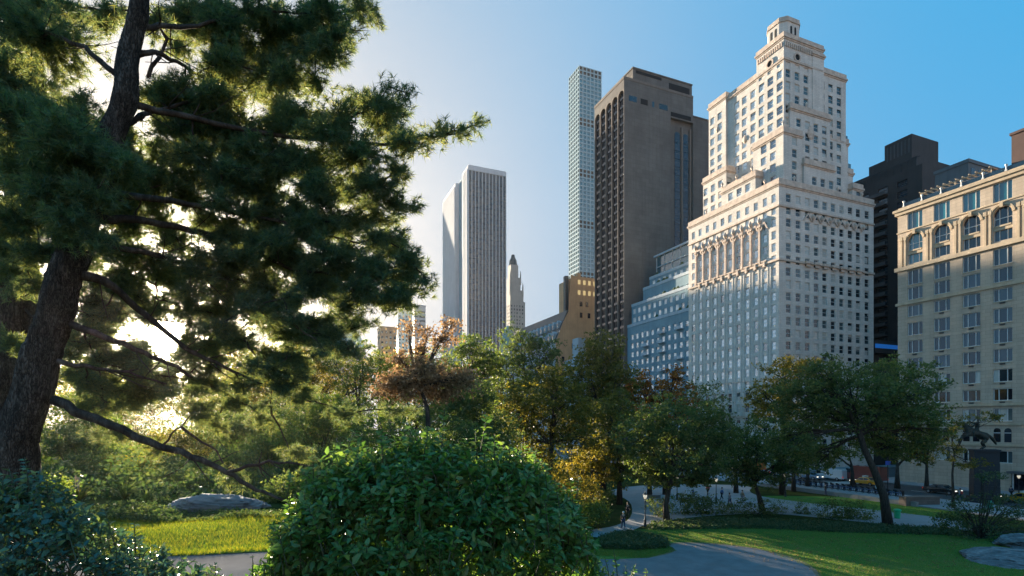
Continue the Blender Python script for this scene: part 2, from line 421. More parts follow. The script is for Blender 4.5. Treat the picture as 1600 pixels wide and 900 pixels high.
# pointed hood arches and piers between the upper windows of the north face, carved bosses below them
nmid = [(c[0] + c[1])/2 for c in sorted(Ncols)]
for i in range(len(nmid) - 1):
    if i == 0: continue
    t = (nmid[i] + nmid[i+1]) / 2
    mb = MB()
    mb.box(-.42, -.003, t - .22, t + .22, 50.5, 59.0)
    mb.prism([(-.55, t - .34), (-.003, t - .34), (-.003, t + .34), (-.55, t + .34)][::-1], 50.2, 51.2)
    mb.box(-.62, -.003, t - .5, t + .5, 59.003, 59.6)
    mb.lathe([(.05, -.6), (.42, -.1), (.5, .25), (.3, .7), (.05, 1.2)], (-.35, t, 60.4), 6)
    mb.build('hood_pier', M['limetrim'], H)
for i in range(1, len(nmid) - 1):
    t = nmid[i]; wd = .62; mb = MB()
    for s_ in (-1, 1):
        mb.poly([(-.40, t + s_*1.15, 58.2), (-.40, t, 60.3), (-.40, t, 59.5), (-.40, t + s_*.8, 58.2)][::s_], 0)
        mb.poly([(-.002, t + s_*1.15, 58.2), (-.40, t + s_*1.15, 58.2), (-.40, t, 60.3), (-.002, t, 60.3)], 0)
    mb.build('pointed_hood', M['limetrim'], H)
    mb = MB(); mb.box(-.55, -.003, t - .75, t + .75, 50.25, 50.55); mb.box(-.5, -.003, t - .3, t + .3, 49.0, 50.252); mb.build('window_bracket', M['limetrim'], H)
# the same arcade, flatter, on the west face
wm = [(c[0] + c[1])/2 for c in Wcols]
for i in range(2, 9):
    t = wm[i]; mb = MB()
    for s_ in (-1, 1):
        mb.poly([(t + s_*1.5, -.3, 60.2), (t, -.3, 62.2), (t, -.3, 61.6), (t + s_*1.1, -.3, 60.2)][::-s_], 0)
        mb.poly([(t + s_*1.5, -.002, 60.2), (t + s_*1.5, -.3, 60.2), (t, -.3, 62.2), (t, -.002, 62.2)], 0)
    mb.build('pointed_hood', M['limetrim'], H)
    mb = MB(); mb.lathe([(.05, -.5), (.4, 0), (.45, .4), (.05, 1.1)], (t + 1.72, -.22, 61.0), 6); mb.build('carved_boss', M['limetrim'], H)
    mb = MB(); mb.box(t - 1.25, t + 1.25, -.75, -.353, 49.65, 50.25); mb.box(t - .8, t + .8, -.5, -.353, 49.0, 49.64); mb.build('balcony', M['limetrim'], H)
# dark slots between piers up the north face
for i in range(len(nmid) - 1):
    t = (nmid[i] + nmid[i+1]) / 2
    for s_ in (-.42, .42):
        mb = MB(); mb.box(-.14, -.003, t + s_ - .11, t + s_ + .11, 13.1, 49.0); mb.build('pilaster', M['lime'], H)
# carved cartouches on the upper walls
for (ax, pos, t, z, s_) in (('W', 2.4, 13.6, 83.5, 1.3), ('N', 5.0, 15.2, 86.5, .8), ('N', 4.4, 24.6, 93.5, .6)):
    mb = MB(); mb.lathe([(.1, -1.3), (.75, -.8), (1, 0), (.8, .7), (.15, 1.5)], (0, 0, 0), 8)
    mb.v = [((pos + v[0]*.28, t + v[1]*s_, z + v[2]*s_) if ax == 'N' else (t + v[0]*s_, pos + v[1]*.28, z + v[2]*s_)) for v in mb.v]
    mb.build('carved_cartouche', M['limetrim'], H)
# urns along the terrace edges
for (b_, a_, z_) in ((-.05, 4, 69.1), (-.05, 8, 74.1), (-.05, 13, 74.1), (-.05, 18, 74.1), (-.05, 24, 69.1), (5, 0, 69.1), (20, 0, 69.1), (29, 0, 69.1), (12, 2.4, 89.7), (2.6, 1, 82.4)):
    mb = MB(); mb.lathe([(.22, 0), (.12, .25), (.36, .8), (.2, 1.1), (.05, 1.4)], (b_ + .1, a_ + .1, z_), 6); mb.build('urn', M['limetrim'], H, smooth=True)
# glazed penthouse terraces
mb = MB(); mb.box(21.2, 28.2, 3.32, 3.9, 84.5, 86.2); mb.build('terrace_glazing', M['bglass'], H)
mb = MB(); mb.box(28.9, 30.4, 4.0, 5.5, 77.2, 79.6); mb.build('terrace_glazing', M['tglass'], H)
# ground floor canopy
mb = MB(); mb.box(-2.2, -.01, 14, 17.4, 4.2, 4.5); mb.build('canopy', M['darktrim'], H)
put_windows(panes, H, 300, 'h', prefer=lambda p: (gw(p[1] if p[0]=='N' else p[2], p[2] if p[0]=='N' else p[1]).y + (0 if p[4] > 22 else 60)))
# ------------------------------------------------------------------ corner apartment block on the right
E = -27.0
B = thing('apartment_block', 'tan stone apartment block with arched top windows and a planted roof terrace', 'building', gw(0, E), GA)
# local: x = b, y = a - E  (negative to the west)
mb = MB(); W0, W1 = -44.0, 0.0; ROOF = 51.0
cols = [(-(c + 2.6 - 27) , -(c - 27)) for c in (28.75, 33.2, 37.7, 42.05, 46.5, 51.0, 55.5, 60.0, 64.5)]
cols = [c for c in cols]
brow = [(4.6, 6.6), (11.4, 13.5), (14.75, 16.7), (17.8, 19.9), (21.0, 23.2), (24.1, 26.5), (27.4, 29.8), (30.9, 33.0), (34.05, 36.35), (36.85, 39.55), (47.15, 50.3)]
bp = []
wall(mb, 'N', 0, W0, W1, 0, 7.9, cols, brow[:1], .3, pane=bp)
# arched band 7.9-10.6 pierced by pairs of arched lights is modelled with recessed panels below
wall(mb, 'N', 0, W0, W1, 7.9, 40.4, cols, brow[1:10], .3, pane=bp)
wall(mb, 'N', 0, W0, W1, 40.4, 46.9, [(c[0], c[1]) for c in cols], [(40.75, 46.3)], .45, pane=None)
wall(mb, 'N', 0, W0, W1, 46.9, ROOF, cols, brow[10:], .25, pane=bp)
mb.quad((0, W1, 0), (26, W1, 0), (26, W1, ROOF), (0, W1, ROOF)); mb.quad((26, W0, 0), (0, W0, 0), (0, W0, ROOF), (26, W0, ROOF))
mb.quad((26, W1, 0), (26, W0, 0), (26, W0, ROOF), (26, W1, ROOF)); mb.quad((0, W0, ROOF), (26, W0, ROOF), (26, W1, ROOF), (0, W1, ROOF))
mb.build('wall', M['tan'], B)
for (z, h, o) in ((7.3, .35, .22), (10.75, .3, .2), (13.9, .45, .3), (33.25, .5, .28), (39.75, .7, .4), (46.95, .22, .15), (50.35, .6, .35), (50.953, .45, .6)):
    mb = MB(); mb.box(-o, -.002, W0, W1 + o, z, z + h); mb.build('cornice', M['tantrim'], B); mb = MB(); mb.box(-.001, 26, W1 + .002, W1 + o, z, z + h); mb.build('cornice', M['tantrim'], B)
mb = MB(); mb.box(-.1, .25, W0, W1 - .1, 51.405, 51.75); mb.build('roof_kerb', M['tantrim'], B)
for i in range(11):                                                 # white lamp-like posts along the roof edge
    mb = MB(); y = -1.1 - i * 3.15
    mb.box(-.16, .16, y - .16, y + .16, 51.753, 52.0); mb.lathe([(.1, 0), (.1, .6), (.2, .62), (.2, .85), (.05, .95)], (0, y, 52.003), 8)
    mb.build('roof_post', M['winframe'], B)
mb = MB(); mb.box(.05, .09, W0, W1 - 1, 51.76, 52.5); mb.build('glass_guard', M['bglass'], B)
# three-part windows: frame with its panes as sub-parts
def tri_window(w, h, label=None):
    f = MB(); t = .1
    for a in (-w/2, -w/4.2, w/4.2 - t, w/2 - t): f.box(a, a + t, -.1, .0, 0, h)
    f.box(-w/2 + t, w/2 - t, -.095, -.004, -.02, t); f.box(-w/2 + t, w/2 - t, -.095, -.004, h - t, h)
    return f.mesh('window', M['winframe'])
fm = {}; pm = {}
for (ax, pos, c0, c1, r0, r1) in bp:
    w_, h_ = round(c1 - c0, 2), round(r1 - r0, 2)
    if (w_, h_) not in fm:
        fm[(w_, h_)] = tri_window(w_, h_)
        for gname in ('bglass', 'tglass', 'dglass', 'glass'):
            for part, (x0, x1) in enumerate(((-w_/2 + .1, -w_/4.2), (-w_/4.2 + .1, w_/4.2 - .1), (w_/4.2, w_/2 - .1))):
                q = MB(); q.box(x0, x1, .0, .03, .08, h_ - .1); pm[(w_, h_, gname, part)] = q.mesh('pane', M[gname])
    o = link('window', fm[(w_, h_)], B, (pos, (c0 + c1)/2, r0), (0, 0, R(-90)))
    g = 'tglass' if r0 > 47 else ('dglass' if 14 < r0 < 17.5 else ('glass' if r0 < 20.9 else 'bglass'))
    for part in range(3): link('pane', pm[(w_, h_, g, part)], o, (0, 0, 0), (0, R(rnd.gauss(0, .2)), R(rnd.gauss(0, .5))))
for (c0, c1) in cols:                                               # air conditioner grilles and sills under the windows
    for k, (r0, r1) in enumerate(brow[2:8]):
        if c1 > -3 and k > 3: continue
        mb = MB(); mb.box(-.12, -.003, (c0+c1)/2 - .35, (c0+c1)/2 + .35, r0 - .42, r0 - .16); mb.build('grille', M['metal'], B)
    for (r0, r1) in brow[1:10]:
        mb = MB(); mb.box(-.1, .2, c0 - .08, c1 + .08, r0 - .12, r0 - .002); mb.build('sill', M['tantrim'], B)
# arched two-storey bays with keystone, spandrel panel and flanking pilasters
for k, (c0, c1) in enumerate(cols):
    t = (c0 + c1) / 2; w_ = c1 - c0; r = w_ / 2
    mb = MB()                                                       # stone that closes the corners round the arch
    S = 10; zc = 46.3 - r
    for s_ in (-1, 1):
        pts = [(t + s_*r, 46.32)] + [(t + s_*r*math.cos(math.pi/2*q/S), zc + r*math.sin(math.pi/2*q/S)) for q in range(S + 1)]
        f_ = [( .02, p[0], p[1]) for p in pts]
        for q in range(1, len(f_) - 1): mb.poly([f_[0], f_[q], f_[q+1]][::-s_])
        for q in range(1, len(f_) - 1): mb.poly([f_[q], f_[q+1], (.45, f_[q+1][1], f_[q+1][2]), (.45, f_[q][1], f_[q][2])])
    mb.build('arch_spandrel', M['tan'], B)
    mb = MB(); n0 = 0                                              # moulded archivolt
    for (ri, ro, d) in ((r, r + .22, -.12), (r + .22, r + .45, -.28)):
        for q in range(14):
            a0, a1 = math.pi*q/14, math.pi*(q+1)/14
            P = lambda rr, aa, dd: (dd, t + rr*math.cos(aa), zc + rr*math.sin(aa))
            mb.quad(P(ri, a0, d), P(ri, a1, d), P(ro, a1, d), P(ro, a0, d)); mb.quad(P(ro, a0, d), P(ro, a1, d), P(ro, a1, -.002), P(ro, a0, -.002)); mb.quad(P(ri, a0, d), P(ri, a0, .02), P(ri, a1, .02), P(ri, a1, d))
    mb.box(-.45, -.003, t - .22, t + .22, 46.1, 46.9)
    mb.build('archivolt', M['tantrim'], B)
    mb = MB(); mb.box(.1, .4, c0 + .003, c1 - .003, 42.5, 43.25); mb.box(-.02, .099, c0 + .2, c1 - .2, 43.05, 43.3); mb.build('balcony_panel', M['tantrim'], B)
    f = MB()
    for y in (c0 + .003, t - r*.45, t + r*.45 - .1, c1 - .12): f.box(.34, .42, y, y + .1, 40.76, 46.0 if c0 + .1 < y < c1 - .2 else 44.9)
    f.box(.36, .43, c0 + .1, c1 - .12, 44.4, 44.52); f.box(.36, .43, c0 + .1, c1 - .12, 40.76, 40.86)
    fo = f.build('arched_window', M['winframe'], B)
    g = 'bglass' if k else 'tglass'
    q_ = MB(); q_.box(.435, .47, c0, c1, 40.75, 42.5); q_.build('pane', M[g], fo)
    q_ = MB(); q_.box(.435, .47, c0, c1, 43.25, 46.3); q_.build('pane', M[g], fo)
    for y in (c1 + .35, c1 + 1.0):                                   # fluted pilasters with capitals
        if y > -.4: y = -.5
        mb = MB(); mb.box(-.22, -.003, y - .16, y + .16, 40.5, 45.4); mb.box(-.3, -.004, y - .24, y + .24, 45.403, 46.1); mb.box(-.28, -.004, y - .22, y + .22, 40.1 + .36, 40.499)
        mb.build('pilaster', M['tantrim'], B)
    for y in (t - .72, t + .72):                                    # small round-headed lights low down
        mb = MB(); arch_panel(mb, 'N', 0, y, 8.0, .95, 2.3, .02); wo = mb.build('arched_light', M['dglass'], B)
        mb = MB(); mb.box(-.06, -.024, y - .45, y + .45, 9.45, 9.55); mb.build('transom', M['winframe'], wo)
# street front: awning, dark shop glass and columns
mb = MB(); mb.box(-1.6, -.01, -40, -17.6, 3.1, 3.45, 0); mb.build('awning', M['darktrim'], B)
mb = MB(); mb.box(-.12, -.004, -40, -17.6, .4, 3.0, 0); mb.build('shop_window', M['dglass'], B)
for i in range(14):
    mb = MB(); mb.box(-.25, -.122, -17.9 - i*1.6, -17.75 - i*1.6, .4, 3.0); mb.build('shop_mullion', M['winframe'], B)
# planted roof terrace with pergola, brick bulkhead behind
mb = MB(); mb.box(3.2, 3.4, -14.5, -3.2, 52.6, 52.75); mb.box(1.2, 1.4, -14.5, -3.2, 52.6, 52.75)
for i in range(12): mb.box(.8, 3.8, -14.2 + i*.98, -14.05 + i*.98, 52.755, 52.95)
for y in (-14.3, -9, -3.4):
    for x in (1.2, 3.2): mb.box(x, x + .15, y, y + .15, 51.4, 52.6)
mb.v = [(v[0], v[1], v[2] + .9) if v[2] > 52 else v for v in mb.v]
mb.build('pergola', M['tantrim'], B)

mb = MB(); mb.box(4.3, 18, -12.8, -3.5, 51.4, 54.2, 0); mb.build('roof_bulkhead', M['greyblock'], B)
mb = MB(); mb.box(2.0, 16, -44, -16.6, 51.4, 58.0); mb.box(1.8, 16.2, -44, -16.4, 58.003, 58.4); mb.build('roof_bulkhead', stone('dark red brick', (.11, .065, .055)), B)
# ------------------------------------------------------------------ generic block in its own corner frame
def gbld(name, label, cat, b, a, group=None): return thing(name, label, cat, gw(b, a), GA, group)
def shell(mb, dx, dy, z0, z1, m=0):             # the two far walls and the roof
    mb.quad((dx, 0, z0), (dx, dy, z0), (dx, dy, z1), (dx, 0, z1), m); mb.quad((dx, dy, z0), (0, dy, z0), (0, dy, z1), (dx, dy, z1), m)
    mb.quad((0, 0, z1), (dx, 0, z1), (dx, dy, z1), (0, dy, z1), m)
def joined(panes, parent, name='small_windows', frame='winframe', gl='glass', bars=True):
    mb = MB()
    for (ax, pos, c0, c1, r0, r1) in panes:
        if ax == 'N': mb.box(pos, pos + .03, c0, c1, r0, r1, 1)
        else: mb.box(c0, c1, pos, pos + .03, r0, r1, 1)
        if bars:
            zm = (r0 + r1)/2
            if ax == 'N': mb.box(pos - .05, pos - .002, c0, c1, zm - .05, zm + .05, 0)
            else: mb.box(c0, c1, pos - .05, pos - .002, zm - .05, zm + .05, 0)
    return tag(mb.build(name, [M[frame], M[gl + '_j' if gl + '_j' in M else gl]], parent), kind='stuff')
def solve_a(px, b): return a_at(px, b)
# ---- brown-grey slab hotel with arched window strips
pa = a_at(975, 0); pw = a_at(929, 0) - pa; pb = b_at(1083, pa); TOP = 130.0
P_ = gbld('slab_hotel', 'tall brown-grey slab hotel with blank west wall and arched window strips', 'skyscraper', 0, pa)
s1, s2 = b_at(1048, pa), b_at(1083, pa)
mb = MB()
mb.quad((0, 0, 0), (s1, 0, 0), (s1, 0, TOP), (0, 0, TOP))
mb.quad((s1, 0, 0), (s1, 1.2, 0), (s1, 1.2, TOP - 9), (s1, 0, TOP - 9)); mb.quad((s1, 0, TOP - 9), (s2, 0, TOP - 9), (s2, 0, TOP), (s1, 0, TOP))
mb.quad((s1, 1.2, 0), (s2, 1.2, 0), (s2, 1.2, TOP - 9), (s1, 1.2, TOP - 9))
mb.quad((s1, 0, TOP - 9), (s1, 1.2, TOP - 9), (s2, 1.2, TOP - 9), (s2, 0, TOP - 9))
shell(mb, s2, pw, 0, TOP)
nb = 5; bw = pw / nb
mb.quad((0, pw, TOP - 3.2), (0, 0, TOP - 3.2), (0, 0, TOP), (0, pw, TOP)); mb.quad((1.0, pw, 0), (1.0, 0, 0), (1.0, 0, TOP), (1.0, pw, TOP))
mb.build('wall', M['concrete'], P_)
for k in range(nb + 1):
    mb = MB(); y = k * bw; mb.box(0, 1.0, max(0.002, y - .22), min(pw, y + .22), 0, TOP - 3.203); mb.build('pier', M['conctrim'], P_)
for k in range(nb):
    y0, y1 = k*bw + .223, (k+1)*bw - .223; r = (y1 - y0)/2; t = (y0 + y1)/2; zc = TOP - 3.2 - r
    mb = MB()
    for s_ in (-1, 1):
        pts = [(0, t + s_*r, zc + r)] + [(0, t + s_*r*math.cos(math.pi/2*q/6), zc + r*math.sin(math.pi/2*q/6)) for q in range(7)]
        for q in range(1, 7):
            mb.poly([pts[0], pts[q], pts[q+1]]); mb.poly([pts[q], pts[q+1], (1, *pts[q+1][1:]), (1, *pts[q][1:])])
    mb.build('arch_head', M['conctrim'], P_)
    mb = MB(); mb.box(.75, .9, y0, y1, 0, zc + r - .3, 1)
    for f_ in range(42):
        z = 3 + f_*2.95; mb.box(.45, .749, y0, y1, z, z + .75, 0)
    mb.box(.5, .749, t - .08, t + .08, 0, zc + r - .5, 2)
    mb.build('window_strip', [M['dglass'], M['dglass_j'], M['darkframe']], P_)
mb = MB(); mb.box(-.15, 1.2, -.1, pw + .1, TOP + .002, TOP + .9); mb.box(1.203, s2, -.1, .9, TOP + .002, TOP + .9); mb.build('parapet', M['conctrim'], P_)
for k in range(2):                                                  # arched strips in the recess of the west wall
    x0 = s1 + 2.6 + k*(s2 - s1 - 2.6)/2; x1 = x0 + (s2 - s1 - 2.6)/2 - 1.3
    mb = MB(); arch_panel(mb, 'W', 1.2, (x0+x1)/2, 0, x1 - x0, TOP - 13, .12, 1)
    for f_ in range(38): mb.box(x0, x1, .98, 1.078, 4 + f_*2.95, 4.8 + f_*2.95, 0)
    mb.build('window_strip', [M['dglass'], M['dglass_j']], P_)
    mb = MB(); mb.box(x1 + .3, x1 + 1.0, .6, 1.198, 0, TOP - 11); mb.build('pier', M['conctrim'], P_)
pt = z_at(111, 3, pa + 3)
mb = MB(); p0 = b_at(989, pa + .6)
mb.box(p0, s2 - .02, .6, pw - 2, TOP + .003, pt - .2); mb.box(p0 - .2, s2 + .15, .4, pw - 1.8, pt - .197, pt + .3); mb.build('penthouse', M['concrete'], P_)
for (x0, x1, z0, z1) in ((b_at(1047, pa) , s2 - 1.2, TOP + .4, TOP + 3.6), (b_at(995, pa), b_at(1035, pa), TOP + 3.6, TOP + 4.6)):
    mb = MB(); mb.box(x0, x1, .5, .598, z0, z1); mb.build('louvre_opening', M['void'], P_)
mb = MB(); mb.box(b_at(1048, pa), s2 - 1, -.06, -.002, TOP - 8.5, TOP - 7); mb.build('louvre_opening', M['void'], P_)
for (xa, xb, mt) in ((983, 995, 'bglass'), (1001, 1012, 'void'), (1019, 1022, 'bglass'), (1030, 1043, 'glass')):
    mb = MB(); zt = TOP - 5.2; mb.box(b_at(xa, pa), b_at(xb, pa), -.05, -.002, zt - 1.9, zt); mb.build('window', M[mt], P_)
k2 = b_at(1106, pa + 6) ; zs = z_at(182, s2, pa + 6)
mb = MB(); mb.box(s2 + .01, k2 + 4, 4, pw, 0, zs - .5); mb.box(s2 + .01, k2 + 4.2, 3.8, pw, zs - .497, zs); mb.build('rear_slab', M['concrete'], P_)
# ---- slender grid tower
D4 = 628.0; q0 = px_world(905, 662, D4); q0.z = 0
G = thing('grid_tower', 'very slender pale tower with a square grid of windows', 'skyscraper', q0, GA)
def face_extent(origin, px, d):                 # length along direction d from origin until the photograph's column px
    r = (px - 800) / F; return (r * origin.y - origin.x) / (d.x - r * d.y)
gx, gy = face_extent(q0, 940, Vv), face_extent(q0, 888.5, U); gt = CAMH + (HZ - 102) / F * D4
mb = MB(); nR = 86; fh = gt / nR; gp = []
cx = [(gx/6*k + gx/6*.14, gx/6*(k+1) - gx/6*.14) for k in range(6)]; cy = [(gy/6*k + gy/6*.14, gy/6*(k+1) - gy/6*.14) for k in range(6)]
rw = [(fh*k + fh*.14, fh*(k+1) - fh*.14) for k in range(nR)]
rw = [(a - .001*0 , b) for a, b in rw]
wall(mb, 'N', 0, 0, gy, 0, gt, [(max(a,.16), min(b, gy-.16)) for a, b in cy], rw[:-1] + [(rw[-1][0], rw[-1][1])], .9, pane=gp)
wall(mb, 'W', 0, 0, gx, 0, gt, [(max(a,.16), min(b, gx-.16)) for a, b in cx], rw, .45, pane=gp)
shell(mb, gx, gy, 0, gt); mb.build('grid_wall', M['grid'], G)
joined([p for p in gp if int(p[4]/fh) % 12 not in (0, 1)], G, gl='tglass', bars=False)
joined([p for p in gp if int(p[4]/fh) % 12 in (0, 1)], G, name='open_floors', gl='void', bars=False)
# ---- white marble slab with vertical stripes
D5 = 427.0; q0 = px_world(732, 662, D5); q0.z = 0
W5 = thing('striped_tower', 'broad office tower striped with white marble piers and dark glass', 'skyscraper', q0, GA)
gx, gt = face_extent(q0, 791, Vv), CAMH + (HZ - 257) / F * D5
mb = MB(); gy = 16
mb.box(0.01, gx - .01, .8, gy, 0, gt - 4, 1); mb.box(0, gx, 0, gy, gt - 4, gt, 0)
mb.build('core', [M['marble'], M['dglass']], W5)
npi = 11
for k in range(npi + 1):
    mb = MB(); x = gx * k / npi; hw = .42
    x0, x1 = max(0, x - hw*.8), min(gx, x + hw*.8); mb.prism([(x0, .8), ((x0+x1)/2 - .3, 0.1), ((x0+x1)/2 + .3, 0.1), (x1, .8)], 0, gt - 4.003)
    mb.build('pier', M['marble'], W5)
mb = MB()                                                           # spandrels between the piers, floor by floor
for f_ in range(50): mb.box(.01, gx - .01, .5, .799, f_*4.1 + 2, f_*4.1 + 2.9)
tag(mb.build('spandrels', M['dglass'], W5), kind='stuff')
# bay and set back rear wing to the left
yb = gy
mb = MB(); mb.box(-.4, -.002, 0.05, yb, 0, gt - 1); 
for k in range(4): mb.box(-1.0, -.403, 1 + k*3.6, 2.6 + k*3.6, 0, gt - 3)
mb.build('bay', M['marble'], W5)
o2 = q0 + U * gy; s_ = face_extent(o2, 711, -Vv) if False else 0
mb = MB(); mb.box(1.5, gx, yb + .01, yb + 15, 0, gt - 1.5); mb.build('recessed_bay', M['bluegrey'], W5)
l2 = 70
mb = MB(); mb.box(-1.5, gx, yb + 15.01, l2, 0, gt - 2)
for k in range(12): mb.box(-2.3, -1.503, yb + 16 + k*3.2, yb + 17.6 + k*3.2, 0, gt - 5)
mb.build('rear_wing', M['marble'], W5)
# ---- pointed stone tower behind it
D6 = 511.0; q0 = px_world(797, 662, D6); q0.z = 0
S6 = thing('pointed_tower', 'slim old stone tower with a stepped pointed roof behind the striped tower', 'skyscraper', q0, GA)
zt = lambda py: CAMH + (HZ - py) / F * D6
mb = MB()
for (x0, x1, y0, y1, t) in ((0, 15.5, 0, 15, 470), (.4, 14, .4, 13, 452), (.8, 11, .8, 11, 432), (1.4, 9, 1.4, 9, 412)):
    mb.box(x0, x1, y0, y1, 0 if t == 470 else 60, zt(t))
mb.build('shaft', M['farstone'], S6)
mb = MB(); mb.lathe([(4.2, zt(412)), (3.6, zt(404)), (2.2, zt(400)), (1.6, zt(395)), (.3, zt(394))], (5.2, 5.2, 0), 8); mb.build('spire', M['slate'], S6)
mb = MB()
for f_ in range(36):
    for k in range(5):
        mb.box(1 + k*2.8, 2.2 + k*2.8, -.06, -.002, 6 + f_*3.3, 7.8 + f_*3.3) if 7.8 + f_*3.3 < zt(472) else None
        mb.box(-.06, -.002, 1 + k*2.8, 2.2 + k*2.8, 6 + f_*3.3, 7.8 + f_*3.3) if 7.8 + f_*3.3 < zt(472) else None
tag(mb.build('small_windows', M['glass_j'], S6), kind='stuff')
for (x, y, t) in ((.6, .6, 446), (13.4, .6, 446), (11, .8, 428), (.9, .9, 428)):
    mb = MB(); mb.lathe([(.9, zt(t) - 9), (.7, zt(t)), (.1, zt(t) + 4)], (x, y, 0), 6); mb.build('pinnacle', M['farstone'], S6)
# ---- old hotel with mansard, dormers and ochre west wall
ha = a_at(868, 0); hl = a_at(786, 0) - ha; zh = z_at(452, 0, ha); hb = 24
O = gbld('mansard_hotel', 'old pale hotel with a dormered slate mansard and ochre side wall', 'hotel', 0, ha)
ze = z_at(505, 0, ha) * .0 + 46
hp = []; mb = MB()
ncs = [(2.5 + k*3.05, 3.9 + k*3.05) for k in range(int(hl/3.05) - 1)]
rws = [(3 + 3.5*k, 5.1 + 3.5*k) for k in range(12)]
wall(mb, 'N', 0, 0, hl, 0, ze, ncs, rws, .35, pane=hp); mb.quad((hb, hl, 0), (0, hl, 0), (0, hl, ze), (hb, hl, ze)); mb.quad((0, 0, ze), (hb, 0, ze), (hb, hl, ze), (0, hl, ze))
mb.build('wall', M['bluetrim'], O)
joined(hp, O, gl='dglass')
mb = MB(); mb.box(-.6, hb, -.01, hl, ze + .002, ze + .7); mb.build('cornice', M['bluetrim'], O); mb = MB(); mb.box(-.3, 0 - .002, 0, hl, 31, 31.6); mb.build('band_course', M['bluetrim'], O)
mb = MB()                                                           # mansard slope
zr = 61.0
mb.quad((.2, 1, ze + .7), (.2, hl - 1, ze + .7), (6.5, hl - 2, zr), (6.5, 1, zr)); mb.quad((6.5, 1, zr), (6.5, hl - 2, zr), (hb, hl - 2, zr), (hb, 1, zr))
mb.quad((hb, hl - 1, ze + .7), (.2, hl - 1, ze + .7), (6.5, hl - 2, zr), (hb, hl - 2, zr)); mb.build('mansard_roof', M['slate'], O)
for k in range(int(hl / 4.2)):
    y = 3 + k*4.2
    for (x, z, s) in ((1.3, ze + 1.2, 1.0), (3.6, ze + 7, .8)):
        mb = MB(); mb.box(x - 1.2, x + 3, y - 1.0*s, y + 1.0*s, z, z + 2.8*s); mb.poly([(x - 1.25, y - 1.3*s, z + 2.8*s), (x - 1.25, y + 1.3*s, z + 2.8*s), (x - 1.25, y, z + 4.2*s)][::-1])
        mb.quad((x - 1.25, y - 1.3*s, z + 2.8*s), (x - 1.25, y, z + 4.2*s), (x + 4, y, z + 4.2*s), (x + 4, y - 1.3*s, z + 2.8*s)); mb.quad((x - 1.25, y, z + 4.2*s), (x - 1.25, y + 1.3*s, z + 2.8*s), (x + 4, y + 1.3*s, z + 2.8*s), (x + 4, y, z + 4.2*s))
        d = mb.build('dormer', M['bluetrim'], O)
        mb = MB(); mb.box(x - 1.26, x - 1.203, y - .6*s, y + .6*s, z + .5*s, z + 2.5*s); mb.build('pane', M['dglass'], d)
for y in (hl - 4,):
    mb = MB(); mb.lathe([(3.6, 30), (3.6, ze + 5), (3.9, ze + 5.1), (3.0, ze + 11), (1.6, ze + 15.5), (.2, ze + 17.5)], (1.2, y, 0), 10, 0); mb.f and None
    mb.m = [0 if (mb.v[f[0]][2] < ze + 5.05) else 1 for f in mb.f]
    mb.build('corner_turret', [M['bluetrim'], M['copper']], O)
# ochre gable wall to the west, with a taller plain wing
mb = MB(); hp = []
zw = z_at(428, 0, ha) 
mb.poly([(0, -.02, 0), (hb, -.02, 0), (hb, -.02, zw), (9.5, -.02, zw), (7.5, -.02, zw + .5), (6.2, -.02, zr - 1), (3.5, -.02, ze + 9), (.3, -.02, ze + 1), (0, -.02, ze)])
mb.quad((9.5, 0, zr), (hb, 0, zr), (hb, 0, zw), (9.5, 0, zw)); mb.box(9.5, 40, 0, 15, zr + .01, zw); mb.box(hb, 40, 0, 15, 0, zr)
mb.build('side_wall', M['orangebrick'], O)
for r_ in range(2):
    for k in range(9):
        for (dd, mt) in ((0, 0),):
            mb = MB(); x = 11 + k*2.6; z = zw - 3.4 - r_*4.6; mb.box(x, x + 1.3, -.09, -.023, z, z + 2); mb.build('window', M['lit'], O)
mb = MB()
for (x, z) in ((12, zw - 13), (15, zw - 13), (12, zw - 18), (16, zw - 18), (8, ze - 2), (8, ze - 8), (12, ze - 8), (16, ze - 8), (8, ze - 14), (12, ze - 14), (16, ze - 14), (20, ze - 8), (20, zw - 13), (26, zw - 17), (26, zw - 21), (3, ze - 8), (3, ze - 14), (3, ze - 20), (22, zw - 26)): mb.box(x, x + 1.3, -.08, -.024, z, z + 2.2)
mb.build('window', M['dglass'], O)
for (x, y, h, c) in ((7, 4, 1, 'slate'), (12, 2, 2.2, 'orangebrick'), (17, 6, 1.5, 'slate'), (24, 3, 1.6, 'orangebrick')):
    mb = MB(); mb.box(x, x + 1.6, y, y + 2, zr, zw + h); mb.build('chimney', M[c], O)
# lower grey block in front of the ochre wall
la = a_at(893, -.5)
Lb = gbld('small_grey_block', 'small pale grey building tucked beside the foot of the slab hotel', 'building', 3, ha - 14)
mb = MB(); hp = []
wall(mb, 'W', 0, 0, 14, 0, 38, [(1.5 + 3*k, 2.7 + 3*k) for k in range(4)], [(6 + 3.4*k, 7.9 + 3.4*k) for k in range(9)], .2, pane=hp)
wall(mb, 'N', 0, 0, 12, 0, 38, [(1.5 + 3*k, 2.7 + 3*k) for k in range(3)], [(6 + 3.4*k, 7.9 + 3.4*k) for k in range(9)], .2, pane=hp)
shell(mb, 14, 12, 0, 38); mb.box(2, 5.5, 3, 8, 38.01, 47); mb.build('wall', M['bluetrim'], Lb); joined(hp, Lb, gl='dglass')
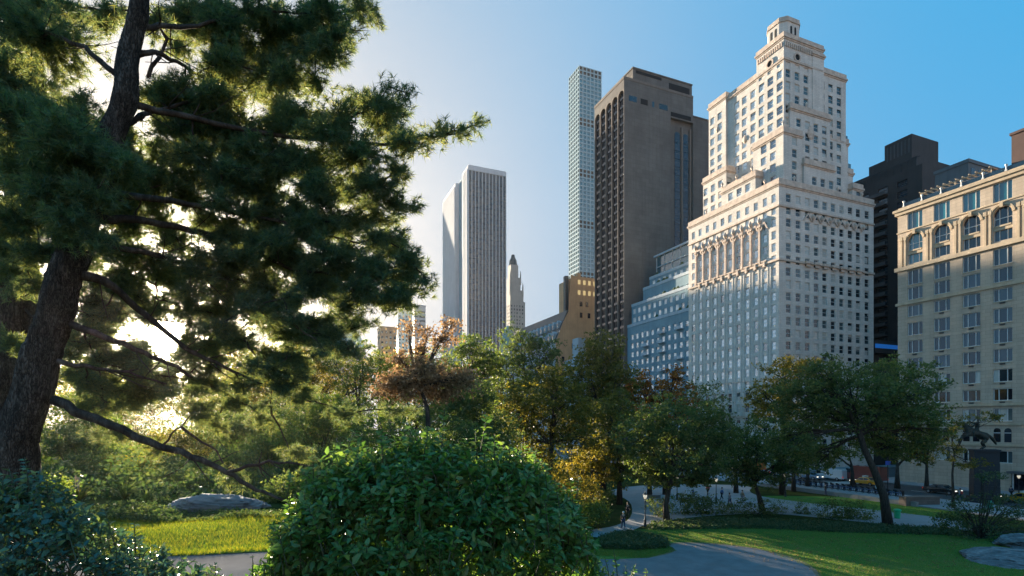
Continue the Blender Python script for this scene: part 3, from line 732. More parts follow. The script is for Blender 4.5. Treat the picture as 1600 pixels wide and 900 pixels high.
# ---- stepped blue-grey apartment house with terraces
ba = 31.6; bl = pa - ba - .3
T = gbld('terraced_apartments', 'blue-grey stepped apartment house with balconies and glazed penthouse', 'building', 1.2, ba)
def yb_(px, b=1.2): return a_at(px, b) - ba
tiers = [(0, bl, 0, z_at(505, 1, ba + 20)), ]
def tier(b0, y0, y1, z0, z1, mat='bluegrey', win=True, seed=0):
    pn = []; mb = MB()
    cs = []; y = y0 + .9
    while y < y1 - 2: cs.append((y, y + 1.5)); y += 2.75
    rr = [(1.2 + 2.95*k, 2.9 + 2.95*k) for k in range(40)]
    rr = [r for r in rr if r[0] > z0 + .4 and r[1] < z1 - .6]
    wall(mb, 'N', b0, y0, y1, z0, z1, cs, rr, .22, pane=pn)
    cw = [(b0 + 1 + 2.6*k, b0 + 2.3 + 2.6*k) for k in range(5)]
    wall(mb, 'W', y0, b0, 22, z0, z1, cw, rr, .22, pane=pn)
    mb.quad((22, y0, z0), (22, y1, z0), (22, y1, z1), (22, y0, z1)); mb.quad((22, y1, z0), (b0, y1, z0), (b0, y1, z1), (22, y1, z1)); mb.quad((b0, y0, z1), (22, y0, z1), (22, y1, z1), (b0, y1, z1))
    mb.build('tier_wall', M[mat], T)
    put_windows(pn, T, 70, 'v', gl='glass')
    mb = MB(); mb.box(b0 - .15, b0 + .1, y0, y1, z1 + .002, z1 + .9); mb.build('terrace_parapet', M['bluetrim'], T)
    for c in cs[1:-1:3]:                                           # balconies
        for r in rr[2::1]:
            if rnd.random() < .75:
                mb = MB(); mb.box(b0 - 1.3, b0 - .01, c[0] - .5, c[1] + .9, r[0] - .45, r[0] - .3); mb.box(b0 - 1.3, b0 - 1.22, c[0] - .5, c[1] + .9, r[0] - .299, r[0] + .5); mb.build('balcony', M['bluetrim'], T)
    for k in range(3):                                             # planting on the terrace
        mb = MB(); y = y0 + rnd.uniform(1, max(1.5, y1 - y0 - 2)); mb.lathe([(.1, 0), (.7, .3), (.9, 1.0), (.4, 1.8), (.05, 2.1)], (b0 + .9, y, z1), 7); mb.build('terrace_planting', M['terrace_leaf'], T)
M['terrace_leaf'] = plain('terrace planting', (.03, .06, .025), .8, var=.5)
TZ = [(z_at(508, 1, ba + 26), 0, bl), (z_at(470, 2, ba + 20), 0, yb_(984)), (z_at(440, 4, ba + 14), 0, yb_(1005, 4)), (z_at(418, 6, ba + 10), 0, yb_(1015, 6)), ]
z0 = 0
for i, (z1, y0, y1) in enumerate(TZ):
    tier((0, .8, 2.8, 4.8)[i], y0 + (0 if i == 0 else .02*i), max(y1, 8), z0, z1); z0 = z1 - .5
zt_, y1 = z_at(376, 8, ba + 8), yb_(1027, 8)
mb = MB(); mb.box(6.6, 20, .4, y1, z0, zt_ - .6, 0); mb.box(5.9, 20.6, -.2, y1 + .8, zt_ - .597, zt_, 1)
mb.build('penthouse', [M['tglass'], M['bluetrim']], T)
for k in range(7):
    mb = MB(); y = .5 + k*(y1 - .7)/6; mb.box(6.4, 6.598, y, y + .18, z0, zt_ - .6); mb.build('mullion', M['bluetrim'], T)
for k in range(5):
    mb = MB(); x = 6.8 + k*2.6; mb.box(x, x + .18, .2, .398, z0, zt_ - .6); mb.build('mullion', M['bluetrim'], T)
mb = MB(); mb.box(6.3, 6.597, .3, y1 + .1, (z0+zt_)/2, (z0+zt_)/2 + .25); mb.build('mullion', M['bluetrim'], T)
# ---- dark brick towers behind the corner block
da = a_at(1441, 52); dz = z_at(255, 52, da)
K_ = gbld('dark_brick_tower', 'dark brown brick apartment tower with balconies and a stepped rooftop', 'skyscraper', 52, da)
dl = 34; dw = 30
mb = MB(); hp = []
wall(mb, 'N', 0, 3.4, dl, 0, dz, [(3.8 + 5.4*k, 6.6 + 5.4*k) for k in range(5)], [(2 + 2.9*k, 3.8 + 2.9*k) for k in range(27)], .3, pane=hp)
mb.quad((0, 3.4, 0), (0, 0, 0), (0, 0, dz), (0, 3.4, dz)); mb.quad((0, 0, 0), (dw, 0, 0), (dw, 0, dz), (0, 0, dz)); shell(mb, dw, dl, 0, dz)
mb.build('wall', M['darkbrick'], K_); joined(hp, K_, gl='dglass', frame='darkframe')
for k in range(26):
    for y in (9.0, 20):
        mb = MB(); z = 4.2 + 2.9*k; mb.box(-1.5, -.01, y, y + 5.6, z, z + .18); mb.box(-1.5, -1.42, y, y + 5.6, z + .181, z + 1.0); mb.build('balcony', M['darktrim'], K_)
ux = b_at(1466, da + 6) - 52; zu = z_at(216, 58, da + 6)
mb = MB(); mb.box(3, 15, 4.5, 12, dz + .01, zu); mb.box(3.5, 12, 12.01, 17, dz + .01, zu - 4); mb.build('rooftop_block', M['darkbrick'], K_)
mb = MB(); mb.box(1, 24, 2, 24, dz + .012, dz + 3.2); mb.build('rooftop_block', M['darkbrick'], K_)
mb = MB()
for k in range(16): mb.box(-.0, .12, 1.5 + k*2, 1.62 + k*2, dz + .01, dz + 2.2)
mb.box(0, .12, .5, dl, dz + 2.2, dz + 2.35); mb.build('roof_rail', M['metal'], K_)
for k in range(7):
    mb = MB(); mb.box(2.9, 2.997, 5 + k, 5.35 + k, zu - 5, zu - 1); mb.build('louvre', M['darktrim'], K_)
mb = MB(); mb.box(4, 11, 27, 33.5, dz + .01, dz + 5.5); mb.build('rooftop_block', M['bluegrey'], K_)
ga_ = a_at(1513, 38)
G2 = gbld('grey_office_block', 'plain grey block rising just behind the roof terrace', 'building', 38, ga_)
zz = z_at(248, 38, ga_); mb = MB(); mb.box(0, 40, 0, 7, 0, zz - .8); mb.box(-.2, 40, -.2, 7.2, zz - .797, zz); mb.build('wall', M['greyblock'], G2)
mb = MB()
for k in range(14): mb.box(1 + k*2.7, 2.6 + k*2.7, -.06, -.002, zz - 3.6, zz - 1.9)
mb.build('window', M['dglass'], G2)
# low shopfront building between the hotel and the dark tower
L2 = gbld('low_shop_block', 'low dark building with a bright blue lit band beside the hotel', 'building', 36, 1.5)
mb = MB(); zl = z_at(545, 36, 2); mb.box(0, 14, 0, 20, 0, zl - 5.0); mb.box(-.6, 14, -.6, 20, zl - 1.2, zl + 2.2); mb.box(.4, 14, .4, 20, zl - 5, zl - 1.2, 0); mb.build('wall', M['darkbrick'], L2)
bm_, bt_, bb_ = new_mat('blue lit sign band'); setc(bb_.inputs['Base Color'], (.02, .15, .5)); setc(bb_.inputs['Emission Color'], (.02, .25, .9)); bb_.inputs['Emission Strength'].default_value = .05
mb = MB(); mb.box(-.7, -.603, .2, 19, zl + .1, zl + 1.2); mb.box(-.7, 13, -.7, -.603, zl + .1, zl + 1.2); mb.build('sign_band', bm_, L2)
mb = MB()
for k in range(4):
    for f_ in range(6): mb.box(1.5 + k*3.1, 3.2 + k*3.1, -.05, -.002, 3 + f_*3.4, 5 + f_*3.4)
mb.build('window', M['dglass'], L2)
# ---- far towers seen through the pine on the left; last ones added for shade
def far_tower(name, label, x0, x1, ytop, D, mat, dep=.8, nwin=True, cat='skyscraper', kind='grid'):
    p = px_world(x1, 662, D); p.z = 0; p2 = px_world(x0, 662, D); wd = (x1 - x0) / F * D
    o = thing(name, label, cat, (p2.x, D, 0), GA)
    zt = CAMH + (HZ - ytop) / F * D
    w2, l2 = wd * .72, wd * .72
    mb = MB(); mb.box(0, w2, 0, l2, 0, zt); mb.box(-.3, w2 + .3, -.3, l2 + .3, zt + .002, zt + 1.2); mb.build('shaft', M[mat], o)
    mb = MB(); n = max(4, int(w2 / 4)); fl = int(zt / 4)
    for f_ in range(fl):
        if kind == 'bands': mb.box(.4, w2 - .4, -.1, -.002, f_*4 + 1.2, f_*4 + 3.1); mb.box(-.1, -.002, .4, l2 - .4, f_*4 + 1.2, f_*4 + 3.1); continue
        for k in range(n):
            mb.box(w2*(k + .25)/n, w2*(k + .72)/n, -.1, -.002, f_*4 + 1.2, f_*4 + 3.2); mb.box(-.1, -.002, l2*(k + .25)/n, l2*(k + .72)/n, f_*4 + 1.2, f_*4 + 3.2)
    tag(mb.build('small_windows', M['glass_j'], o), kind='stuff'); return o, zt, w2
far_tower('stone_tower', 'pale stone tower right of the sun, glimpsed through the pine', 338, 392, 383, 620, 'farstone')
far_tower('stone_tower', 'shorter pale block beside the stone tower behind the pine', 393, 410, 492, 500, 'farstone')
far_tower('stone_tower', 'pale slim tower half hidden behind the dark pine bough', 398, 420, 440, 600, 'farstone')
o, zt, w2 = far_tower('spired_tower', 'dark stone tower with steep green pyramid roof at the edge of the pine', 622, 652, 432, 560, 'bluegrey')
mb = MB(); n0 = 0
mb.poly([(0, 0, zt + 1.2), (w2, 0, zt + 1.2), (w2/2, w2/2, zt + 52)]); mb.poly([(0, w2, zt + 1.2), (0, 0, zt + 1.2), (w2/2, w2/2, zt + 52)]); mb.poly([(w2, 0, zt + 1.2), (w2, w2, zt + 1.2), (w2/2, w2/2, zt + 52)]); mb.poly([(w2, w2, zt + 1.2), (0, w2, zt + 1.2), (w2/2, w2/2, zt + 52)])
mb.build('pyramid_roof', M['copper'], o)
far_tower('banded_block', 'small white office block with dark window bands behind the pine tip', 648, 672, 478, 480, 'marble', kind='bands')
far_tower('stone_tower', 'low brown building with rounded corner above the tree line', 594, 630, 512, 420, 'orangebrick')
o, zt, w2 = far_tower('copper_roofed_house', 'building with a sloping green copper roof behind the trees', 522, 588, 545, 330, 'farstone', cat='building')
mb = MB(); h_ = 13
mb.quad((-.4, -.4, zt + 1.2), (w2 + .4, -.4, zt + 1.2), (w2 - 4, 5, zt + h_), (4, 5, zt + h_)); mb.quad((-.4, w2, zt + 1.2), (-.4, -.4, zt + 1.2), (4, 5, zt + h_), (4, w2 - 5, zt + h_)); mb.quad((4, 5, zt + h_), (w2 - 4, 5, zt + h_), (w2 - 4, w2 - 5, zt + h_), (4, w2 - 5, zt + h_)); mb.quad((w2 + .4, -.4, zt + 1.2), (w2 + .4, w2, zt + 1.2), (w2 - 4, w2 - 5, zt + h_), (w2 - 4, 5, zt + h_))
mb.build('copper_roof', M['copper'], o)

far_tower('shading_tower', 'tall pale tower added behind the dark pine boughs to shade the slab hotel', 512, 560, 408, 530, 'farstone')  # added behind the boughs; its shadow covers the slab hotel's north face
b_ = thing('shading_block', 'broad flat topped block added behind the pine boughs to shade the facades', 'building', (-196, 468, 0), 0)  # added out of sight, sized so its shadow falls on the lower facades
mb = MB(); mb.box(0, 52, 0, 22, 0, 98); mb.box(-.4, 52.4, -.4, 22.4, 98.003, 99.5); mb.build('shaft', M['farstone'], b_)
mb = MB()
for f_ in range(23):
    for k in range(13): mb.box(1.4 + k*3.9, 3.2 + k*3.9, -.08, -.002, 4 + f_*4, 6.2 + f_*4)
tag(mb.build('small_windows', M['glass_j'], b_), kind='stuff')
# ------------------------------------------------------------------ terrain
def sst(a, b, x):
    t = np.clip((np.asarray(x, float) - a) / (b - a), 0, 1); return t*t*(3 - 2*t)
def ghz(x, y):
    x = np.asarray(x, float); y = np.asarray(y, float)
    hill = 9.4 * (1 - sst(1.5, 26, y)) * (1 - .35*sst(10, 60, np.abs(x)))
    w_ = sst(-.02, -.32, x / (np.maximum(y, 0) + 3)) * 1.0
    ter = (9.4 - .8*sst(1.5, 7, y) - .35*sst(13, 30, y)) * (1 - sst(34, 80, y)) * (1 - sst(60, 140, -x))
    z = hill * (1 - w_) + ter * w_
    z = z + .05*np.sin(x*1.3 + y*.7) * (z > .6) + .04*np.sin(x*.5 - y*1.1) * (z > .6)
    return z
def gz(x, y): return float(ghz(x, y))
s_ = np.sinh(np.linspace(-6.2, 6.2, 330)); gxs = s_ / s_[-1] * 1000
s_ = np.sinh(np.linspace(-4.6, 6.2, 330)); gys = 14 + s_ / s_[-1] * 1000
X, Y = np.meshgrid(gxs, gys); Z = ghz(X, Y)
n = 330; idx = np.arange(n*n).reshape(n, n)
Q = np.stack([idx[:-1, :-1], idx[:-1, 1:], idx[1:, 1:], idx[1:, :-1]], -1).reshape(-1, 4)
m, t, b = new_mat('ground earth and leaf litter')
c1 = ramp(t, noise(t, .35, 6, .65), [(.35, (.028, .034, .014)), (.55, (.05, .06, .02)), (.75, (.075, .058, .03))])
t.links.new(c1, b.inputs['Base Color']); b.inputs['Roughness'].default_value = .95; b.inputs['Specular IOR Level'].default_value = 0; bump(t, b, noise(t, 6, 6, .7), .4, .03); M['earth'] = m
tag(link('ground', np_mesh('ground', np.stack([X, Y, Z], -1).reshape(-1, 3), Q, [M['earth']], smooth=True)), kind='structure')
def grassmat(name, a, b_, c, sc=.5):
    m, t, b = new_mat(name)
    col = ramp(t, noise(t, sc, 6, .7), [(.32, a), (.52, b_), (.74, c)])
    col = mixrgb(t, .35, col, ramp(t, noise(t, 9, 4, .7), [(.3, mul(b_, .45)), (.7, mul(b_, 1.5))]))
    col = mixrgb(t, ramp(t, noise(t, .11, 5, .75), [(.55, (0, 0, 0)), (.72, (.75, .75, .75))]), col, (.17, .155, .07))
    t.links.new(col, b.inputs['Base Color']); b.inputs['Roughness'].default_value = 1; b.inputs['Specular IOR Level'].default_value = 0; bump(t, b, noise(t, 14, 5, .7), .4, .02); return m
M['lawn'] = grassmat('lawn turf', (.055, .13, .03), (.09, .18, .04), (.20, .18, .08), .16)
M['asphalt'] = stone('park asphalt', (.19, .19, .20), .95, .22, .7, streak=False, bmp=.02); M['asphalt'].node_tree.nodes['Principled BSDF'].inputs['Specular IOR Level'].default_value = 0
M['road'] = stone('street asphalt', (.06, .062, .066), .85, .15, .4, streak=False)
M['paving'] = stone('pale plaza paving', (.27, .27, .28), .85, .12, .5, streak=False, bmp=.05)
M['kerb'] = stone('granite kerb', (.26, .25, .24), .8, .15, 1.0, streak=False)
def gp_(px, py): p = px_world(px, py, CAMH * F / (py - HZ)); return (p.x, p.y)
def smooth_poly(pts, it=2):
    for _ in range(it):
        q = []
        for i in range(len(pts)):
            a, b = pts[i], pts[(i+1) % len(pts)]
            q += [(a[0]*.75 + b[0]*.25, a[1]*.75 + b[1]*.25), (a[0]*.25 + b[0]*.75, a[1]*.25 + b[1]*.75)]
        pts = q
    return pts
def sheet(name, pts, z, mat, label=None, sm=2):
    pts = smooth_poly(pts, sm); bm = bmesh.new(); vs_ = [bm.verts.new((p[0], p[1], z)) for p in pts]
    f = bm.faces.new(vs_); f.normal_update()
    if f.normal.z < 0: f.normal_flip()
    bmesh.ops.triangulate(bm, faces=[f]); me = bpy.data.meshes.new(name); bm.to_mesh(me); bm.free(); me.materials.append(mat)
    return tag(link(name, me), kind='structure', label=label)
def P_list(*a): return [gp_(*p) for p in a]
sheet('lawn', P_list((990, 826), (1180, 822), (1300, 830), (1480, 836), (1700, 842), (1900, 935), (1100, 935), (960, 880), (925, 872), (925, 840)), .008, M['lawn'])
sheet('path', P_list((900, 874), (1010, 874), (1062, 862), (1040, 850), (1100, 849), (1180, 857), (1240, 872), (1275, 893), (1285, 935), (860, 935)), .016, M['asphalt'])
M['dirt'] = stone('trodden dirt verge', (.15, .125, .08), .95, .35, .9, streak=False, bmp=.05)
def grown(pts, k):
    cx = sum(p[0] for p in pts)/len(pts); cy = sum(p[1] for p in pts)/len(pts)
    return [(p[0] + k*(p[0]-cx)/math.hypot(p[0]-cx, p[1]-cy), p[1] + 1.6*k*(p[1]-cy)/math.hypot(p[0]-cx, p[1]-cy)) for p in pts]
sheet('verge', grown(P_list((900, 874), (1010, 874), (1062, 862), (1040, 850), (1100, 849), (1180, 857), (1240, 872), (1275, 893), (1285, 935), (860, 935)), .35), .012, M['dirt'])
sheet('lawn', P_list((1130, 777), (1200, 774), (1430, 779), (1490, 782), (1520, 812), (1440, 814), (1300, 797), (1200, 786)), .008, M['lawn'])
sheet('path', P_list((900, 829), (960, 824), (990, 808), (985, 780), (940, 768), (1000, 757), (1180, 757), (1165, 772), (1250, 785), (1400, 800), (1530, 817), (1560, 832), (1440, 825), (1300, 811), (1200, 801), (1100, 806), (1030, 815), (1000, 822), (980, 836), (930, 842)), .014, M['paving'])
# street on the grid, its pavements and kerbs
rt = lambda b0, b1, a0, a1: [gw(b0, a0)[:2], gw(b1, a0)[:2], gw(b1, a1)[:2], gw(b0, a1)[:2]]
sheet('street', rt(-20, -5, -300, 600), .02, M['road'], sm=0)
sheet('street', rt(-5, 700, -22, -5), .024, M['road'], sm=0)
def slab(name, b0, b1, a0, a1, z, mat, **k):
    mb = MB(); mb.box(b0, b1, a0, a1, -.2, z); o = mb.build(name, mat, None, C0, (0, 0, GA)); return tag(o, kind='structure')
slab('pavement', -5, -.01, -300, -22, .15, M['paving']); slab('pavement', -5, -.01, -5, 600, .15, M['paving']); slab('pavement', -30, -20, -300, 600, .15, M['paving'])
slab('pavement', 0, 700, -26.9, -22, .148, M['paving']); slab('pavement', .01, 700, -5, -.01, .148, M['paving'])
for k in range(60):
    a = -200 + k*9; 
mb = MB()
for k in range(110): mb.box(-12.6, -12.4, -200 + k*8, -197 + k*8, .0, .026)
for k in range(16): mb.box(-19.5, -5.5, -19.8 + .0 + k*.9, -19.3 + k*.9, .0, .028) if False else mb.box(-4.6 - 0*k, -4.6, 0, 0, 0, .03) if False else None
for k in range(15): mb.box(-19 + k*.95, -18.5 + k*.95, -26.5, -23.2, .0, .029)
o = mb.build('road_marking', M['winframe'], None, C0, (0, 0, GA)); tag(o, kind='structure')
# ------------------------------------------------------------------ leaves
nr = np.random.RandomState(11)
def leafmat(name, stops, trans=.55, rough=.55, tint=(1.5, 1.35, .55), nscale=.5, spec=.35):
    """colour varies leaf by leaf (a random value kept on each leaf) and in drifts; light passes through"""
    m, t, b = new_mat(name)
    at = N(t, 'ShaderNodeAttribute', attribute_name='rand'); nz = noise(t, nscale, 3, .6)
    mx = N(t, 'ShaderNodeMath', operation='ADD'); m1 = N(t, 'ShaderNodeMath', operation='MULTIPLY'); m1.inputs[1].default_value = .55
    m2 = N(t, 'ShaderNodeMath', operation='MULTIPLY'); m2.inputs[1].default_value = .5
    t.links.new(at.outputs['Fac'], m1.inputs[0]); t.links.new(nz, m2.inputs[0]); t.links.new(m1.outputs[0], mx.inputs[0]); t.links.new(m2.outputs[0], mx.inputs[1])
    col = ramp(t, mx.outputs[0], stops); t.links.new(col, b.inputs['Base Color']); b.inputs['Roughness'].default_value = rough; b.inputs['Specular IOR Level'].default_value = spec
    tr = N(t, 'ShaderNodeBsdfTranslucent'); tc_ = mixrgb(t, 1.0, col, tint, 'MULTIPLY'); 
    t.links.new(tc_, tr.inputs['Color']); ms = N(t, 'ShaderNodeMixShader'); ms.inputs[0].default_value = trans
    t.links.new(b.outputs[0], ms.inputs[1]); t.links.new(tr.outputs[0], ms.inputs[2]); t.links.new(ms.outputs[0], t.nodes['Material Output'].inputs[0])
    return m
def lm(name, a, b, c, **k): return leafmat(name, [(.2, a), (.5, b), (.85, c)], **k)
M['leaf_dark'] = lm('dark green leaves', (0.045, 0.085, 0.043), (0.090, 0.144, 0.060), (0.175, 0.213, 0.088))
M['leaf_green'] = lm('mid green leaves', (0.048, 0.098, 0.033), (0.090, 0.156, 0.046), (0.204, 0.228, 0.066))
M['leaf_olive'] = lm('olive autumn leaves', (0.054, 0.078, 0.022), (0.114, 0.126, 0.034), (0.264, 0.228, 0.060), tint=(1.5, 1.3, .5))
M['leaf_yellow'] = lm('yellow green leaves', (.07, .09, .02), (.17, .16, .035), (.34, .28, .07), tint=(1.5, 1.3, .5))
M['leaf_orange'] = lm('orange autumn leaves', (.12, .065, .018), (.25, .12, .028), (.38, .22, .06), tint=(1.4, 1.0, .5))
M['leaf_brown'] = lm('copper brown leaves', (.12, .078, .048), (.24, .165, .10), (.38, .29, .19), tint=(1.3, 1.1, .75))
M['needle'] = lm('pine needles', (.046, .100, .082), (.098, .175, .118), (.20, .24, .10), trans=.5, tint=(2.0, 1.5, .62), nscale=.35)
M['bushleaf'] = leafmat('glossy bush leaves', [(.15, (.045, .125, .036)), (.45, (.095, .215, .060)), (.80, (.21, .31, .095)), (.93, (.25, .33, .10)), (.96, (.40, .33, .12))], trans=.42, rough=.36, spec=.6, nscale=1.5)
M['bushblue'] = lm('bluish bush leaves', (0.040, 0.110, 0.091), (0.072, 0.160, 0.128), (0.224, 0.288, 0.096), trans=.3, rough=.4, spec=.55, nscale=1.5)
M['grassblade'] = lm('grass blades', (.05, .11, .018), (.10, .17, .025), (.24, .25, .05), trans=.58, tint=(1.9, 1.45, .5), nscale=.8)
M['grassblade2'] = lm('shaded lawn blades', (.080, .155, .034), (.125, .215, .045), (.27, .27, .09), trans=.45, nscale=.25)
M['cover'] = lm('ivy ground cover', (0.035, 0.077, 0.042), (0.063, 0.112, 0.053), (0.126, 0.154, 0.070), trans=.35)
def barkmat(name, c, c2, sc=3, plates=False):
    m, t, b = new_mat(name)
    n1 = noise(t, sc, 8, .75, stretch=(3, 3, .5)); col = ramp(t, n1, [(.35, mul(c, .5)), (.5, c), (.68, c2)]); h = n1
    if plates:                                  # long flaky plates with dark furrows
        co = N(t, 'ShaderNodeTexCoord'); mp = N(t, 'ShaderNodeMapping'); mp.inputs['Scale'].default_value = (26, 26, 5.5); t.links.new(co.outputs['Object'], mp.inputs[0])
        wq = N(t, 'ShaderNodeTexNoise'); wq.inputs['Scale'].default_value = 1.2; t.links.new(mp.outputs[0], wq.inputs['Vector'])
        av = N(t, 'ShaderNodeVectorMath', operation='MULTIPLY_ADD'); t.links.new(wq.outputs['Color'], av.inputs[0]); av.inputs[1].default_value = (3.2, 3.2, 2.2); t.links.new(mp.outputs[0], av.inputs[2])
        vo = N(t, 'ShaderNodeTexVoronoi', feature='DISTANCE_TO_EDGE'); vo.inputs['Scale'].default_value = 1.0; t.links.new(av.outputs[0], vo.inputs['Vector'])
        f = ramp(t, vo.outputs['Distance'], [(.0, (.3, .3, .3)), (.16, (.75, .75, .75)), (.5, (1, 1, 1))]); col = mixrgb(t, 1.0, col, f, 'MULTIPLY')
        h = mixrgb(t, .3, f, n1)
    t.links.new(col, b.inputs['Base Color']); b.inputs['Roughness'].default_value = .95; b.inputs['Specular IOR Level'].default_value = .15
    bump(t, b, h, 1.0, .05 if plates else .06); return m
M['bark_plates'] = barkmat('furrowed pine bark', (.13, .10, .085), (.26, .21, .18), 2.2, True)
M['bark'] = barkmat('pine bark', (.075, .055, .045), (.17, .135, .115), 2.2)
M['bark2'] = barkmat('tree bark', (.055, .048, .042), (.11, .10, .085))
def leaf_cloud(cent, rad, n_per, size, flat=.6, aspect=.5, up=.25, fold=False):
    """one leaf-shaped quad per entry, scattered round the clump centres"""
    k = len(cent); c = np.repeat(cent, n_per, 0) + nr.normal(0, 1, (k*n_per, 3)) * np.repeat(rad, n_per)[:, None] * np.array([1, 1, flat])
    n = len(c); d = nr.normal(0, 1, (n, 3)); d /= np.linalg.norm(d, axis=1)[:, None]
    e = nr.normal(0, 1, (n, 3)); e[:, 2] *= .6; e = np.cross(d, e); e /= np.linalg.norm(e, axis=1)[:, None] + 1e-9
    s = (size * nr.uniform(.6, 1.3, n))[:, None]
    V = np.stack([c - d*s*.5, c + e*s*aspect*.5, c + d*s*.5, c - e*s*aspect*.5], 1).reshape(-1, 3)
    return V, np.arange(n*4).reshape(n, 4)
def leaf_obj(name, V, Fq, mat, parent=None, loc=(0, 0, 0)):
    V = V - np.array(loc)[None]
    me = np_mesh(name, V, Fq, [M[mat]])
    at = me.attributes.new('rand', 'FLOAT', 'FACE'); at.data.foreach_set('value', nr.uniform(0, 1, len(Fq)).astype(np.float32))
    return link(name, me, parent)
def limb(mb, a, b, r0, r1, sag=.0, wob=.06, n=6, seg=7):
    a = Vector(a); b = Vector(b); L_ = (b - a).length; pts = []; rs = []; dv = Vector((0, 0, 0))
    for i in range(n + 1):
        t = i / n; p = a.lerp(b, t); p.z += sag * math.sin(math.pi*t) * L_
        if 0 < i < n: dv = dv*.6 + Vector((rnd.gauss(0, 1), rnd.gauss(0, 1), rnd.gauss(0, 1))) * wob * L_ * .16; p += dv
        pts.append(p); rs.append(r0 + (r1 - r0) * t)
    mb.tube(pts, rs, seg); return pts
def tree(name, label, D, trunk, lobes, mat, tr=.3, leaf=.34, dens=1.0, cat='tree', group=None, bark='bark2', parts=True, stems=1, holes=.0, zbase=None, loose=1.0):
    """trunk: photograph points from foot to fork; lobes: (px, py, rx, ry, depth offset) of leafy masses"""
    tp = [px_world(p[0], p[1], D) for p in trunk]
    zb = gz(tp[0].x, tp[0].y) if zbase is None else zbase
    tp[0].z = zb - .15; root = thing(name, label, cat, (tp[0].x, tp[0].y, zb), 0, group); o = root.location
    mb = MB(); loc = lambda v: Vector(v) - Vector(o)
    n = len(tp); rs = [tr * (1 - .45*i/(max(1, n - 1))) for i in range(n)]; rs[0] *= 1.25
    mb.tube([loc(p) for p in tp], rs, 10); mb.build('trunk', M[bark], root, smooth=True)
    k_ = D / F; CL = []; CR = []; mbB = MB(); fork = tp[-1]
    for (px, py, rx, ry, dy) in lobes:
        c = px_world(px, py, D + dy); c = np.array(c); ra = np.array([rx*k_, max(rx, ry)*k_*.8, ry*k_])
        nc = max(6, int(rx*ry/20 * dens))
        u = nr.normal(0, 1, (nc, 3)); u /= np.linalg.norm(u, axis=1)[:, None]; u *= 1 + .22*np.sin(u[:, :1]*7 + px)*np.cos(u[:, 2:]*6 + py); rr = nr.uniform(.12, 1.0, nc) ** .5
        pts = c + u * rr[:, None] * ra * nr.uniform(.8, 1.1, (nc, 1)); CL.append(pts); CR.append(loose * nr.uniform(.6, 1.25, nc) * (.030*min(rx, ry)*k_ + leaf*.8))
        main = limb(mbB, loc(fork.lerp(tp[-2], rnd.random()*.3)), loc(c), tr*.5, tr*.12, .05, .12)
        for j in range(min(16, nc)):
            s = main[rnd.randint(2, 6)]; limb(mbB, s, loc(pts[j]), tr*.17, tr*.04, .03, .12, 4, 5)
    mbB.build('limbs', M[bark], root, smooth=True)
    CL = np.concatenate(CL); CR = np.concatenate(CR)
    V, Fq = leaf_cloud(CL, CR, 27, leaf*1.1); leaf_obj('crown', V, Fq, mat, root, tuple(o)); return root
# ------------------------------------------------------------------ trees of the park, right side
tree('broad_tree', 'broad dark green tree with leaning trunk beside the green bin', 58, [(1388, 822), (1381, 775), (1366, 735), (1350, 700), (1342, 672)],
     [(1330, 618, 95, 55, 0), (1252, 632, 55, 52, 2), (1412, 622, 68, 55, -1), (1340, 660, 105, 40, 3), (1232, 690, 48, 38, 0), (1440, 672, 42, 45, 1), (1392, 582, 58, 28, 2), (1296, 585, 45, 30, -1), (1385, 700, 55, 25, 4), (1280, 715, 50, 20, 4)], 'leaf_dark', .46, .30, .95)
tree('multi_stem_tree', 'dark rounded tree with several stems behind the park lamp', 61, [(1042, 818), (1040, 790), (1045, 765), (1052, 740)],
     [(1058, 655, 82, 42, 0), (1000, 685, 48, 48, 0), (1112, 680, 46, 42, 1), (1060, 712, 78, 36, 0), (1015, 735, 38, 24, 1), (1100, 730, 34, 26, 0), (1035, 748, 34, 18, 1), (1085, 750, 30, 16, 1)], 'leaf_dark', .34, .3, 1.3)
tree('forked_tree', 'forked dark tree over the low hedge near the yellow topped tree', 68, [(1192, 803), (1186, 775), (1178, 752)],
     [(1188, 688, 50, 42, 0), (1152, 715, 34, 36, 0), (1232, 712, 42, 36, 0), (1200, 738, 46, 24, 0), (1160, 748, 26, 14, 0)], 'leaf_dark', .36, .32, 1.2)
tree('yellow_tree', 'tree with golden yellow top in front of the cream hotel', 84, [(1222, 775), (1222, 700), (1225, 640)],
     [(1228, 588, 46, 34, 0), (1192, 615, 30, 30, 0), (1262, 572, 28, 22, 0), (1215, 645, 50, 35, 0)], 'leaf_yellow', .4, .42, .85)
tree('orange_tree', 'orange autumn tree in front of the terraced apartments', 84, [(1040, 780), (1040, 700), (1040, 650)],
     [(1038, 612, 52, 26, 0), (998, 604, 34, 22, 0), (1072, 638, 30, 24, 0), (1058, 582, 17, 18, 0), (1010, 640, 40, 30, 0)], 'leaf_orange', .4, .4, .95)
tree('olive_tree', 'round olive brown tree against the foot of the slab hotel', 82, [(942, 790), (942, 700), (942, 650)],
     [(944, 552, 42, 38, 0), (918, 590, 46, 44, 0), (968, 600, 38, 40, 0), (940, 640, 60, 40, 0)], 'leaf_olive', .45, .4, 1.2)
tree('tall_green_tree', 'tall deep green tree below the mansard hotel', 90, [(820, 790), (820, 700), (820, 640)],
     [(815, 535, 36, 28, 0), (852, 560, 38, 34, 0), (792, 582, 46, 42, 0), (835, 615, 55, 40, 0)], 'leaf_dark', .5, .42, 1.25)
tree('tall_green_tree', 'deep green tree with a pointed top below the striped tower', 88, [(735, 790), (735, 700), (735, 640)],
     [(738, 540, 32, 24, 0), (722, 580, 44, 38, 0), (760, 575, 36, 34, 0), (735, 630, 60, 42, 0)], 'leaf_green', .5, .42, 1.2)
